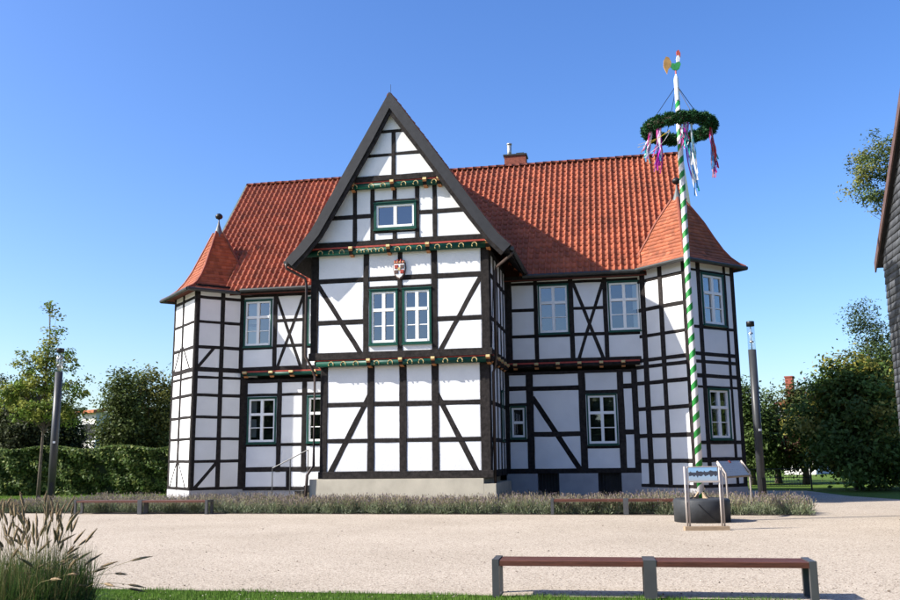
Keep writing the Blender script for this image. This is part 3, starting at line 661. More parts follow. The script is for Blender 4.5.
for x, h in ((-.14, .1), (-.05, .14), (.05, .14), (.14, .1)):
    b.cur = 2; b.tube([fr.p(-7.45+x, 8.33, .07), fr.p(-7.45+x*1.1, 8.33+h, .07)], [.05, .035], 6)
b.cur = 3; b.tube([fr.p(-7.64, 8.36, .07), fr.p(-7.26, 8.36, .07)], .035, 6)
b.build('coat_of_arms', [M['white'], M['brownb'], M['red'], M['gold']], house)
# outside stair to the gable wing with handrail
b = MB()
for i in range(6):
    b.box(hl(-13.0+i*.36, MN-1.35, -.1), hl(-10.69, MN-.25, .14+i*.19-.001*i))
st = b.build('outside_stair', M['black'], house)
b = MB()
for px_, z0, z1 in ((-13.15, -.05, 1.35), (-12.45, .4, 1.70), (-11.75, .8, 2.02)): b.tube([hl(px_, MN-1.4, z0), hl(px_, MN-1.4, z1)], .02, 6)
b.tube([hl(-13.15, MN-1.4, 1.36), hl(-11.75, MN-1.4, 2.03)], .022, 6); b.build('handrail', M['steel'], st)

# ================================================================== BENCHES
def bench(p0, ang, mod, nm_label, h=.45):
    root = empty('bench', (p0[0], p0[1], 0), ang, nm_label, 'bench', 'long wooden benches on the gravel square')
    dep = .46
    for k in range(3):
        x = k*mod; wdt = .085 if k != 1 else .15
        b = MB()
        for xx in ([x] if k != 1 else [x]):
            x0 = {0: x, 1: x-wdt/2, 2: x-wdt}[k]; x1 = x0+wdt
            b.box((x0, 0, 0), (x1, .07, h)); b.box((x0, dep-.07, 0), (x1, dep, h)); b.box((x0+.002, .07, h-.08), (x1-.002, dep-.07, h-.002)); b.box((x0+.004, .07, 0), (x1-.004, dep-.07, .012))
        b.build('leg', M['steel'], root)
    for k in range(2):
        a0 = (.087 if k == 0 else mod+.077); a1 = (mod-.077 if k == 0 else 2*mod-.087)
        for j in range(5):
            y0 = .004+j*.0915
            b = MB(); c = .008; b.v = []
            sec = [(y0, h-.078), (y0+.084, h-.078), (y0+.084, h-.012-c), (y0+.084-c, h-.012), (y0+c, h-.012), (y0, h-.012-c)]
            for xx in (a0, a1): b.v += [(xx, y, z) for y, z in sec]
            b.f = [(0, 5, 4, 3, 2, 1), (6, 7, 8, 9, 10, 11)]+[(q, (q+1) % 6, 6+(q+1) % 6, 6+q) for q in range(6)]; b.mi = [0]*8
            b.build('slat', M['bwood'], root)
    return root
pA = G(492.5, 597.5); pB = G(820, 602.0)
bench(pA, math.atan2(pB[1]-pA[1], pB[0]-pA[0]), np.linalg.norm((pB-pA)[:2])/2, 'nearest long bench with red-brown slats on grey steel legs at the lawn edge')
pA = G(73, 514.6); pB = G(207, 514.6)
bench(pA, math.atan2(pB[1]-pA[1], pB[0]-pA[0]), np.linalg.norm((pB-pA)[:2])/2, 'far bench in front of the lavender bed on the left, below the left turret')
pA = G(551, 515); pB = G(704, 515)
bench(pA, math.atan2(pB[1]-pA[1], pB[0]-pA[0]), np.linalg.norm((pB-pA)[:2])/2, 'far bench in front of the lavender bed, ending behind the maypole base')

# ================================================================== LAMPS
def lamp(base, h, r, label):
    root = empty('street_lamp', base, .3, label, 'street lamp', 'cylindrical column lamps')
    b = MB(); b.lathe([(r, -.1), (r, h-1.0)], k=20); b.build('pole', M['pole'], root, True)
    b = MB(); b.lathe([(r*.96, h-1.0), (r*.96, h-.17)], k=20); b.build('lamp_glass', M['lampglass'], root, True)
    b = MB(); b.lathe([(r*.12, h-1.0), (r*.12, h-.17)], k=10)
    for z in (h-.75, h-.45): b.lathe([(r*.5, z), (r*.55, z+.04), (r*.2, z+.08)], k=14)
    b.build('reflector', M['zinc'], root, True)
    b = MB(); b.lathe([(r*1.02, h-.17), (r*1.02, h-.01), (r*.95, h)], k=20); b.build('cap', M['black'], root, True)
    b = MB()
    b.box((-.08, -r-.012, .35), (.08, -r+.03, .85)); b.build('hatch', M['black'], root)
    b = MB(); b.box((-.05, -r-.006, 2.45), (.05, -r+.02, 2.53)); b.build('number_plate', M['white'], root)
    return root
gm = bpy.data.materials.new('lamp_glass'); gm.use_nodes = True; t_ = gm.node_tree; bs = t_.nodes['Principled BSDF']
tr_ = t_.nodes.new('ShaderNodeBsdfTransparent'); tr_.inputs[0].default_value = (.9, .94, .96, 1); gl_ = t_.nodes.new('ShaderNodeBsdfGlossy'); gl_.inputs['Roughness'].default_value = .1
mx_ = t_.nodes.new('ShaderNodeMixShader'); mx_.inputs[0].default_value = .14; t_.links.new(tr_.outputs[0], mx_.inputs[1]); t_.links.new(gl_.outputs[0], mx_.inputs[2]); t_.links.new(mx_.outputs[0], t_.nodes['Material Output'].inputs[0]); t_.nodes.remove(bs)
M['lampglass'] = gm
def lamp_at(px0, px1, r, label):
    b0 = G(*px0); d = pray(*px1); t = np.linalg.norm(b0[:2])/np.linalg.norm(d[:2]); lamp((b0[0], b0[1], 0), CAMH+t*d[2], r, label)
lamp_at((50.5, 504), (61, 348.5), .155, 'dark column lamp with glass head on the left, in front of the young tree')
lamp_at((763, 504), (749.6, 321.5), .135, 'dark column lamp with glass head on the right, beside the right turret')

# ================================================================== MAYPOLE
mp = G(702.5, 521.5)
d = pray(676, 76); t = np.linalg.norm(mp[:2])/np.linalg.norm(d[:2]); MPH = CAMH+t*d[2]
may = empty('maypole', (mp[0], mp[1], 0), 0, 'tall green and white spiral striped maypole in a round dark base, topped by a cockerel', 'maypole')
b = MB(); b.lathe([(.70, 0), (.71, .52), (.68, .57), (.60, .585)], k=40); b.build('base', M['base'], may, True)
b = MB(); b.lathe([(.088, .55), (.082, 4), (.074, MPH-1.6), (.066, MPH-.75)], k=20); b.build('pole', M['stripe'], may, True)
b = MB(); b.lathe([(.070, MPH-.75), (.068, MPH-.7), (.066, MPH-.12), (.05, MPH-.02), (.03, MPH), (.022, MPH+.05)], k=16); b.build('pole_top', M['white'], may, True)
for a in range(4):
    b = MB(); t_ = a*math.pi/2+.4; b.hexa([(.09*math.cos(t_+q), .09*math.sin(t_+q), .58) for q in (-.3, .3)]+[(.26*math.cos(t_+q*.35), .26*math.sin(t_+q*.35), .58) for q in (.3, -.3)]+[(.09*math.cos(t_+q), .09*math.sin(t_+q), .74) for q in (-.3, .3)]+[(.2*math.cos(t_+q*.35), .2*math.sin(t_+q*.35), .62) for q in (.3, -.3)])
    b.build('wedge', M['plank'], may)
b = MB(); b.tube([(-.1, -.1, .62), (-.36, -.35, .6), (-.5, -.52, .5), (-.5, -.53, .02)], .012, 5); b.tube([(-.1, -.1, .62), (-.3, -.5, .56), (-.25, -.68, .45), (.12, -.74, .04)], .012, 5); b.build('chain', M['black'], may)
# cockerel: flat painted sheet with thickness
def sheet(pts, th, m, parent, name, tint):
    V = [(x, -th/2, z) for x, z in pts]+[(x, th/2, z) for x, z in pts]; n = len(pts)
    b = MB(); b.v = [tuple(v) for v in V]; b.f = [tuple(range(n)), tuple(range(2*n-1, n-1, -1))]+[(i, (i+1) % n, n+(i+1) % n, n+i) for i in range(n)]; b.mi = [0]*len(b.f)
    return b.build(name, m, parent)
M['cgreen'] = mat('cock_green', (.05, .3, .08), .5, .2, 8); M['cpink'] = mat('cock_red', (.5, .10, .07), .5, .2, 8); M['cgold'] = mat('cock_ochre', (.45, .25, .08), .5, .2, 8)
ck = MPH+.03
K = .52/.62
def cs_(pts): return [(x*K, ck+z*K) for x, z in pts]
b = MB(); b.tube([(0, 0, MPH), (0, 0, ck+.2)], .02, 6); ckr = b.build('weathercock', M['cpink'], may)
sheet(cs_([(-.10, .20), (.02, .15), (.12, .22), (.18, .38), (.14, .48), (.05, .45), (-.02, .40), (-.12, .42), (-.16, .30)]), .04, M['cgreen'], ckr, 'body', None)
sheet(cs_([(-.16, .30), (-.13, .44), (-.20, .62), (-.30, .66), (-.38, .52), (-.40, .30), (-.33, .12), (-.29, .04), (-.25, .2)]), .035, M['cgold'], ckr, 'tail', None)
sheet(cs_([(.05, .45), (.14, .47), (.16, .60), (.13, .70), (.07, .68), (.04, .58)]), .045, M['white'], ckr, 'head', None)
sheet(cs_([(.08, .68), (.14, .70), (.18, .62), (.19, .78), (.13, .90), (.06, .84), (.05, .75)]), .03, M['cpink'], ckr, 'comb', None)

# wreath hanging from the pole
wp = AT(681, 128.5, mp[1]); WZ = wp[2]; WR = .86
wreath = empty('wreath', (mp[0], mp[1], WZ), 0, 'green fir wreath ring with coloured ribbons hung round the maypole', 'wreath')
b = MB(); k = 40
b.tube([(WR*math.cos(2*math.pi*i/k), WR*math.sin(2*math.pi*i/k), 0) for i in range(k+1)], .11, 8, False); b.build('ring', M['bark'], wreath)
n = 12000; th = RNG.uniform(0, 2*math.pi, n); ph = RNG.uniform(0, 2*math.pi, n); lump = 1+.22*np.sin(th*17)+.12*np.sin(th*31+1)
r0 = .115; rad = np.stack([np.cos(th), np.sin(th), 0*th], 1); zz = np.array([0, 0, 1.0])
nrm = rad*np.cos(ph)[:, None]+zz*np.sin(ph)[:, None]; tan = np.stack([-np.sin(th), np.cos(th), 0*th], 1)
C0 = rad*WR+nrm*(r0*lump)[:, None]; dirv = nrm*.7+tan*RNG.normal(0, .6, n)[:, None]+RNG.normal(0, .35, (n, 3)); dirv /= np.linalg.norm(dirv, axis=1)[:, None]
sd = np.cross(dirv, RNG.normal(size=(n, 3))); sd /= np.linalg.norm(sd, axis=1)[:, None]; ln = RNG.uniform(.05, .10, n)[:, None]
V = np.stack([C0-sd*.012, C0+sd*.012, C0+dirv*ln+sd*.008, C0+dirv*ln-sd*.008], 1).reshape(-1, 3)
tn = np.repeat(np.array([.02, .075, .025])[None]*RNG.uniform(.5, 1.5, (n, 1)), 4, 0)
link('fir_twigs', np_mesh('fir_twigs', V, np.arange(4*n).reshape(-1, 4), M['needle'], tn), wreath)
tag(wreath.children[-1], kind='stuff')
for a in (0.2, 1.75, 3.3, 4.9):
    b = MB(); b.tube([(.06*math.cos(a), .06*math.sin(a), MPH-.35-WZ), (WR*math.cos(a), WR*math.sin(a), .05)], .009, 5); b.build('rope', M['black'], wreath)
PAL = {'pink': (.62, .05, .28), 'mag': (.55, .03, .42), 'pur': (.20, .04, .40), 'white': (.75, .75, .78), 'lil': (.50, .32, .60), 'teal': (.03, .40, .38), 'yel': (.60, .45, .06), 'red': (.50, .04, .05), 'blue': (.12, .35, .65), 'rose': (.70, .40, .42)}
def ribbon(p, L, drift, c, wd=.03):
    n = 9; V = []; ph_ = random.uniform(0, 6); dirn = random.uniform(0, math.pi)
    for i in range(n+1):
        t = i/n; sway = .05*math.sin(ph_+t*6)*t
        cx = p[0]+drift[0]*t**1.4+sway; cy = p[1]+drift[1]*t**1.4+sway*.5; z = p[2]-L*t
        a = dirn+1.6*math.sin(t*4+ph_); V += [(cx-wd/2*math.cos(a), cy-wd/2*math.sin(a), z), (cx+wd/2*math.cos(a), cy+wd/2*math.sin(a), z)]
    Q = [(2*i, 2*i+1, 2*i+3, 2*i+2) for i in range(n)]
    link('ribbon', np_mesh('ribbon', V, Q, M['ribbon'], np.array(PAL[c])), wreath)
def bunch(ang, cols, L, drift, spread=.07, rr=WR):
    for c in cols*2:
        a = ang+jit(spread); p = (rr*math.cos(a), rr*math.sin(a), -.06+jit(.04)); ribbon(p, L*random.uniform(.55, 1.05), (drift[0]+jit(.07), drift[1]+jit(.07)), c, random.uniform(.03, .055))
bunch(math.radians(218), ['pink', 'mag', 'pur', 'mag', 'lil', 'white', 'pink', 'mag', 'lil', 'pur', 'blue', 'white'], 1.3, (-.10, 0))
bunch(math.radians(196), ['white', 'lil', 'rose', 'pink', 'teal', 'white'], .95, (-.22, 0))
bunch(math.radians(-32), ['pur', 'pink', 'red', 'white', 'rose', 'red', 'teal', 'blue', 'lil', 'pur', 'mag', 'red', 'rose'], 1.45, (.05, 0))
bunch(math.radians(265), ['pink', 'mag', 'white', 'teal', 'lil', 'teal', 'pink', 'white'], .85, (-.02, 0), .14)
bunch(math.radians(278), ['teal', 'white', 'white'], 1.9, (.0, 0), .05)
bunch(math.radians(60), ['pur', 'white', 'teal', 'blue'], 1.6, (.12, 0))
bunch(math.radians(150), ['teal', 'blue'], .8, (-.1, 0))
for c, dx, L in (('yel', -.85, .45), ('white', -.65, .75), ('yel', -.8, .38)):
    ribbon((-.45, -.72, -.3), L, (dx, .1), c, .03)

# ================================================================== INFO BOARDS
pi0 = G(684.5, 530.5); pi1 = G(729, 530.0)
ang = math.atan2(pi1[1]-pi0[1], pi1[0]-pi0[0]); wdt = float(np.linalg.norm((pi1-pi0)[:2]))
ib = empty('information_board', (pi0[0], pi0[1], 0), ang, 'information board with a blue landscape photograph on a plank foot before the maypole base', 'information board')
b = MB(); b.box((0, -.09, 0), (wdt, .09, .085)); b.build('plank', M['plank'], ib)
for x in (.10, wdt-.12):
    b = MB(); b.tube([(x-.025, 0, .08), (x-.025, 0, 1.42)], .022, 8); b.tube([(x+.04, .03, .08), (x+.04, .03, 1.40)], .02, 8); b.build('post', M['post'], ib, True)
def picmat():
    m = bpy.data.materials.new('board_picture'); m.use_nodes = True; t = m.node_tree; N = t.nodes; Lk = t.links; bb = N['Principled BSDF']; bb.inputs['Roughness'].default_value = .35
    tc = N.new('ShaderNodeTexCoord'); sx = N.new('ShaderNodeSeparateXYZ'); Lk.new(tc.outputs['Generated'], sx.inputs[0])
    mp_ = N.new('ShaderNodeMapping'); mp_.inputs['Scale'].default_value = (9, 1, 2); Lk.new(tc.outputs['Generated'], mp_.inputs[0])
    nz = N.new('ShaderNodeTexNoise'); nz.inputs['Scale'].default_value = 1.2; nz.inputs['Detail'].default_value = 4; Lk.new(mp_.outputs[0], nz.inputs['Vector'])
    s = N.new('ShaderNodeMath'); s.operation = 'SUBTRACT'; s.inputs[1].default_value = .52; Lk.new(sx.outputs[2], s.inputs[0])
    ab = N.new('ShaderNodeMath'); ab.operation = 'ABSOLUTE'; Lk.new(s.outputs[0], ab.inputs[0])
    n3 = N.new('ShaderNodeMath'); n3.operation = 'MULTIPLY_ADD'; n3.inputs[1].default_value = .55; n3.inputs[2].default_value = -.11; Lk.new(nz.outputs[0], n3.inputs[0])
    lt = N.new('ShaderNodeMath'); lt.operation = 'LESS_THAN'; Lk.new(ab.outputs[0], lt.inputs[0]); Lk.new(n3.outputs[0], lt.inputs[1])
    gr = N.new('ShaderNodeValToRGB'); gr.color_ramp.elements[0].color = (.35, .42, .48, 1); gr.color_ramp.elements[1].color = (.25, .48, .72, 1); Lk.new(sx.outputs[2], gr.inputs[0])
    mx = N.new('ShaderNodeMix'); mx.data_type = 'RGBA'; Lk.new(lt.outputs[0], mx.inputs[0]); Lk.new(gr.outputs[0], mx.inputs[6]); mx.inputs[7].default_value = (.05, .055, .075, 1)
    Lk.new(mx.outputs[2], bb.inputs['Base Color']); return m
b = MB(); b.box((.17, -.015, 1.10), (wdt-.19, .012, 1.40)); b.build('picture', picmat(), ib)
b = MB(); b.box((.14, -.02, 1.055), (wdt-.15, .016, 1.098)); b.box((.14, -.02, 1.402), (wdt-.15, .016, 1.42)); b.build('frame', M['post'], ib)
# sloping text board
q0 = G(729, 518.5); q1 = G(752.5, 514.5)
ang = math.atan2(q1[1]-q0[1], q1[0]-q0[0]); wdt = float(np.linalg.norm((q1-q0)[:2]))
tb = empty('information_board', (q0[0], q0[1], 0), ang, 'sloping lectern board with a pale text sheet, behind the maypole base', 'information board')
for x in (0, wdt):
    b = MB(); b.tube([(x, 0, 0), (x, 0, 1.18), (x-.02, .22, 1.50)], [.026, .026, .022], 8); b.tube([(x+.05, .02, 1.0), (x+.03, .25, 1.46)], .018, 6); b.build('post', M['post'], tb, True)
def textmat():
    m = bpy.data.materials.new('text_sheet'); m.use_nodes = True; t = m.node_tree; N = t.nodes; Lk = t.links; bb = N['Principled BSDF']; bb.inputs['Roughness'].default_value = .4
    tc = N.new('ShaderNodeTexCoord'); wv = N.new('ShaderNodeTexWave'); wv.bands_direction = 'Z'; wv.inputs['Scale'].default_value = 3.2; wv.inputs['Distortion'].default_value = .0; Lk.new(tc.outputs['Generated'], wv.inputs[0])
    nz = N.new('ShaderNodeTexNoise'); nz.inputs['Scale'].default_value = 30; Lk.new(tc.outputs['Generated'], nz.inputs['Vector'])
    mu = N.new('ShaderNodeMath'); mu.operation = 'MULTIPLY'; Lk.new(wv.outputs['Fac'], mu.inputs[0]); Lk.new(nz.outputs[0], mu.inputs[1])
    r = N.new('ShaderNodeValToRGB'); r.color_ramp.elements[0].position = .42; r.color_ramp.elements[0].color = (.42, .39, .34, 1); r.color_ramp.elements[1].position = .55; r.color_ramp.elements[1].color = (.2, .18, .17, 1)
    Lk.new(mu.outputs[0], r.inputs[0]); Lk.new(r.outputs[0], bb.inputs['Base Color']); return m
b = MB(); x0, x1 = .05, wdt-.06
b.hexa([(x0, -.02, 1.10), (x0-.02, .235, 1.50), (x1-.02, .235, 1.50), (x1, -.02, 1.10), (x0, .0, 1.085), (x0-.02, .255, 1.485), (x1-.02, .255, 1.485), (x1, .0, 1.085)]); b.build('text_sheet', textmat(), tb)
b = MB(); b.hexa([(x0-.02, -.03, 1.05), (x0-.02, -.03, 1.095), (x1+.02, -.03, 1.095), (x1+.02, -.03, 1.05), (x0-.02, .03, 1.05), (x0-.02, .03, 1.08), (x1+.02, .03, 1.08), (x1+.02, .03, 1.05)]); b.build('ledge', M['plank'], tb)
b = MB(); xm = (x0+x1)/2; b.hexa([(xm-.05, .185, 1.455), (xm-.05, .225, 1.515), (xm+.05, .225, 1.515), (xm+.05, .185, 1.455), (xm-.05, .20, 1.448), (xm-.05, .24, 1.505), (xm+.05, .24, 1.505), (xm+.05, .20, 1.448)]); b.build('emblem', M['red'], tb)

# ================================================================== VEGETATION
def leaves(C, N, size, tint, aspect=.55):
    n = len(C); a = np.cross(N, RNG.normal(size=(n, 3))); a /= np.linalg.norm(a, axis=1)[:, None]+1e-9; b = np.cross(N, a); s = size[:, None]
    fold = N*s*.18
    V = np.stack([C-a*s, C+b*s*aspect+fold, C+a*s, C-b*s*aspect+fold], 1).reshape(-1, 3)
    return V, np.arange(4*n).reshape(-1, 4), np.repeat(tint, 4, 0)
def crown(blobs, nclump, nleaf, crad, lsize, colr, colv=.3, warm=None, seedbias=.45, center=None):
    w_ = np.array([b[3]*b[4]*b[5] for b in blobs])**.8; w_ /= w_.sum()
    idx = RNG.choice(len(blobs), nclump, p=w_); B = np.array(blobs)[idx]
    d = RNG.normal(size=(nclump, 3)); d /= np.linalg.norm(d, axis=1)[:, None]; r = RNG.uniform(0, 1, nclump)**seedbias
    cc = B[:, :3]+d*B[:, 3:]*r[:, None]
    k = nleaf//nclump; C = np.repeat(cc, k, 0); n = len(C)
    off = RNG.normal(size=(n, 3))*crad*np.array([1, 1, .7]); C = C+off
    ctr = np.mean(np.array(blobs)[:, :3], 0) if center is None else np.array(center)
    out = C-ctr; out /= np.linalg.norm(out, axis=1)[:, None]+1e-6
    N = out*.5+np.array([0, 0, .55])+RNG.normal(size=(n, 3))*.55; N /= np.linalg.norm(N, axis=1)[:, None]
    ct = RNG.normal(1, colv*.5, nclump).clip(.5, 1.6); T = np.array(colr)[None]*np.repeat(ct, k)[:, None]*RNG.uniform(.75, 1.25, (n, 1))
    if warm is not None:
        m = (np.repeat(RNG.uniform(0, 1, nclump), k) < warm[0]); T[m] = np.array(warm[1])*RNG.uniform(.7, 1.3, (m.sum(), 1))
    return cc, leaves(C, N, RNG.uniform(.6, 1.2, n)*lsize, T)
def tree(name, base, H, blobs, nclump, nleaf, crad, lsize, colr, label, cat='tree', group=None, trunk_r=.12, trunk_top=.75, limbs=26, colv=.35, warm=None, lean=(0, 0), bark='bark', seedbias=.45):
    root = empty(name, base, 0, label, cat, group)
    cc, (V, Q, T) = crown(blobs, nclump, nleaf, crad, lsize, colr, colv, warm, seedbias)
    link('crown', np_mesh('crown', V, Q, M['leaf'], T), root)
    b = MB(); pts = []
    for i in range(7):
        t = i/6; pts.append(np.array([lean[0]*t+jit(.02)*H*.3*t, lean[1]*t+jit(.02)*H*.3*t, -.1+t*H*trunk_top]))
    b.tube(pts, [trunk_r*(1.25 if i == 0 else 1-.8*i/6) for i in range(7)], 8)
    sel = RNG.choice(len(cc), min(limbs, len(cc)), replace=False)
    for i in sel:
        c = cc[i]; t = max(.2, min(.95, (c[2]/(H*trunk_top))*.86)); p = pts[0]+(pts[-1]-pts[0])*t; j = min(5, int(t*6)); p = pts[j]+(pts[j+1]-pts[j])*(t*6-j)
        m = (p+c)/2+np.array([0, 0, -.08*np.linalg.norm(c-p)]); rr = trunk_r*(1-.8*t)
        b.tube([p, m, c], [rr*.4, rr*.26, rr*.09], 5, False)
    b.build('trunk', M[bark], root, True); return root

# young tree on the left lawn
p = G(38, 499.5); Hs = np.linalg.norm(p[:2])/F
def hgt(y, pt, x=450):      # height of a pixel row above a ground point
    d = pray(x, y); t = np.linalg.norm(pt[:2])/np.linalg.norm(d[:2]); return CAMH+t*d[2]
H = hgt(299, p, 45)
cw = 1.75
blobs = [(.12, 0, H*.93, .35, .35, .75), (.1, 0, H*.80, .75, .7, .7), (-.3, 0, H*.68, 1.3, 1.1, .75), (.6, 0, H*.70, 1.1, 1.0, .7), (-.9, .2, H*.56, 1.4, 1.2, .8), (.7, -.2, H*.55, 1.5, 1.2, .8), (-.4, -.3, H*.45, 1.5, 1.2, .7), (.6, .2, H*.42, 1.2, 1.1, .55), (-1.6, 0, H*.50, .9, .9, .8)]
tree('young_tree', (p[0], p[1], 0), H, blobs, 230, 9000, .15, .085, (.12, .18, .03), 'slender young tree with sparse light green leaves behind the left lamp', trunk_r=.085, trunk_top=.97, limbs=120, warm=(.45, (.23, .25, .05)), seedbias=.6, bark='bark')
# hedge at the left edge of the lawn
hb1 = G(172, 494.0); hb0 = hb1+(G(-60, 497.0)-hb1)*1.9
hd = (hb1-hb0)[:2]; hl_ = float(np.linalg.norm(hd)); ha = math.atan2(hd[1], hd[0]); HH = hgt(447, hb1, 120)
hedge = empty('hedge', (hb0[0], hb0[1], 0), ha, 'long clipped dark green hedge behind the lawn on the left', 'hedge')
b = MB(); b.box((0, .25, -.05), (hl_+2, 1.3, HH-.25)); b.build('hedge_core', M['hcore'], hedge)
n = 100000; x = RNG.uniform(0, hl_+2, n); side = RNG.uniform(0, 1, n); y = np.where(side < .75, RNG.gamma(1.5, .13, n), RNG.uniform(.1, 1.5, n)); z = np.where(side < .75, RNG.uniform(0, 1, n)**.9*HH, HH-RNG.gamma(1.3, .1, n))
wav = .16*np.sin(x*2.1)+.14*np.sin(x*5.3+z*3)+.12*np.sin(z*6+x)+RNG.normal(0, .1, n); C = np.stack([x, y+wav, z+.1*np.sin(x*1.7)*(z/HH)], 1)
N = np.stack([RNG.normal(0, .6, n), np.where(side < .75, -.8, 0)+RNG.normal(0, .5, n), np.where(side < .75, .45, 1)+RNG.normal(0, .5, n)], 1); N /= np.linalg.norm(N, axis=1)[:, None]
T = np.array([.065, .105, .024])[None]*RNG.uniform(.5, 1.6, (n, 1)); mk = RNG.uniform(0, 1, n) < .2; T[mk] = np.array([.17, .20, .05])
V, Q, T = leaves(C, N, RNG.uniform(.06, .13, n), T); link('foliage', np_mesh('foliage', V, Q, M['leaf'], T), hedge)

def big(name, px, depth, top, rpx, colr, label, nl=16000, nc=90, ls=.11, cr=.42, group=None, shape='round', warm=None, tr=.2, zlow=.12, colv=.4):
    p = AT(px, 470, depth); base = (p[0], p[1], 0); H = hgt(top, p, px); r = rpx/F*depth
    if shape == 'round': blobs = [(0, 0, H*.55, r, r, H*.42), (-r*.35, 0, H*.72, r*.6, r*.6, H*.25), (r*.3, -r*.2, H*.4, r*.75, r*.7, H*.28), (0, -r*.3, H*.3, r*.85, r*.7, H*.2)]
    elif shape == 'tall': blobs = [(0, 0, H*.84, r*.45, r*.45, H*.13), (r*.1, 0, H*.66, r*.75, r*.75, H*.16), (-r*.1, 0, H*.48, r*.95, r*.9, H*.17), (0, 0, H*.3, r, r, H*.18)]
    elif shape == 'bushy': blobs = [(0, 0, H*.45, r, r, H*.4), (-r*.4, 0, H*.62, r*.55, r*.55, H*.32), (r*.25, 0, H*.72, r*.5, r*.5, H*.25), (0, -r*.3, H*.25, r*1.0, r*.8, H*.24), (r*.5, 0, H*.5, r*.55, r*.55, H*.35)]
    return tree(name, base, H, blobs, nc, nl, cr, ls, colr, label, group=group, trunk_r=tr, warm=warm, colv=colv)
DG = (.05, .075, .02)
grpL = 'dark trees behind the left hedge'
big('broadleaf_tree', 146, 52, 362, 28, (.085, .11, .028), 'dense dark tree rising over the hedge right beside the left turret', group=grpL, warm=(.3, (.17, .17, .04)), shape='bushy')  # warm clumps put yellowish sunlight into the leaf colour
big('broadleaf_tree', 118, 50, 366, 17, (.075, .10, .026), 'narrower dark tree over the hedge, second from the left turret', group=grpL, shape='tall', nl=12000)
big('broadleaf_tree', 172, 55, 366, 22, (.05, .072, .02), 'dark tree partly hidden behind the left turret', group=grpL, shape='bushy', nl=12000)
big('broadleaf_tree', 18, 50, 378, 30, (.045, .055, .02), 'dark broad tree behind the young tree at the left edge', group=grpL, shape='round')
big('broadleaf_tree', 66, 54, 400, 18, (.055, .075, .02), 'low dark tree above the hedge between lamp and grey house', group=grpL, shape='round', nl=10000)
big('broadleaf_tree', -22, 52, 362, 26, (.05, .065, .02), 'dark tree cut off by the left edge of the picture', group=grpL, shape='round', nl=10000)
big('broadleaf_tree', -90, 52, 372, 34, (.06, .08, .022), 'dark tree left of the picture edge, farthest along the hedge', group=grpL, shape='bushy', nl=10000)
grpR = 'trees behind the gravel path on the right'
big('broadleaf_tree', 858, 42, 352, 58, (.085, .135, .03), 'broad dense bushy tree with leaf clumps tinted as if sunlit at the right end of the path', nl=30000, nc=150, ls=.125, cr=.38, group=grpR, shape='bushy', warm=(.35, (.25, .23, .05)))  # warm clumps paint sunlit leaf patches into the crown
big('copper_tree', 806, 50, 372, 24, (.065, .08, .024), 'dark tree with a few reddish leaves left of the broad bushy tree', nl=14000, group=grpR, shape='tall', warm=(.22, (.09, .035, .025)))
big('broadleaf_tree', 752, 50, 378, 18, (.075, .115, .028), 'green tree just right of the right turret', nl=12000, group=grpR, shape='round')
big('broadleaf_tree', 778, 52, 392, 16, (.07, .105, .026), 'small green tree behind the right lamp', nl=9000, group=grpR, shape='round')
big('broadleaf_tree', 726, 55, 388, 20, (.05, .08, .022), 'green tree mostly hidden behind the right turret', nl=9000, group=grpR, shape='round')
big('broadleaf_tree', 915, 44, 330, 34, (.05, .075, .022), 'dark tree at the right edge below the slate house', nl=14000, group=grpR, shape='round')
big('birch_tree', 880, 58, 289, 34, (.07, .10, .035), 'tall loose pale green tree rising behind the broad bushy tree', nl=15000, nc=150, ls=.10, cr=.40, group=grpR, shape='tall', colv=.3)
bp_ = AT(925, 470, 46); BH = hgt(120, bp_, 925); bz = hgt(178, bp_, 890)
tree('birch_tree', (bp_[0], bp_[1], 0), BH, [(-1.75, 0, bz, .95, 1.0, 1.3), (-.6, 0, bz+1.2, 1.2, 1.2, 1.6), (.8, 0, bz, 1.5, 1.4, 2.2), (-1.2, 0, bz-1.2, .7, .8, .8)], 90, 8000, .26, .085, (.10, .14, .04), 'tall thin birch top seen beside the slate house roof', group=grpR, trunk_r=.16, warm=(.3, (.19, .20, .05)))

# ---- lavender bed
bedu0, bedu1 = UN(G(17, 511.5))[0], UN(G(800, 510.5))[0]
bedn0 = 27.1
def bed_front(u_): return np.interp(u_, [bedu0, -14, -2, bedu1], [27.35, 27.15, 26.75, 26.4])
bedl = UN(G(85, 509))[0]
def bed_back(u_): return np.where(u_ < bedl, 28.9, np.where(u_ < -10.75, 31.2, np.where(u_ < -4.2, 29.35, np.where(u_ < 4.5, 31.2, 30.6))))
b = MB()
for a0, a1, nb in ((bedu0, bedl, 28.9), (bedl, -10.75, 31.2), (-10.75, -4.2, 29.35), (-4.2, 4.5, 31.2), (4.5, bedu1, 30.6)):
    b.quad([W(a0, bed_front(a0), .006), W(a1, bed_front(a1), .006), W(a1, nb, .006), W(a0, nb, .006)])
tag(b.build('bed_soil', M['soil']), kind='structure')
nt_ = 2300; uu = RNG.uniform(bedu0, bedu1, nt_); f_ = bed_front(uu); bk = bed_back(uu); nn = f_+.20+(bk-f_-.3)*RNG.uniform(0, 1, nt_)**1.2
pr_ = RNG.uniform(.17, .27, nt_); ph_ = RNG.uniform(.30, .42, nt_)*(1+.12*np.sin(uu*1.3)+.1*np.sin(uu*3.1+nn*2)); ptone = RNG.normal(1, .16, nt_).clip(.65, 1.45)
def hw(v): return np.stack([UX[0]*v[:, 0]+NX[0]*v[:, 1], UX[1]*v[:, 0]+NX[1]*v[:, 1], v[:, 2]], 1)
per = 62; n = nt_*per; az = RNG.uniform(0, 2*math.pi, n); el = np.arcsin(RNG.uniform(0, 1, n)); rr_ = RNG.uniform(.45, 1.0, n)**.6
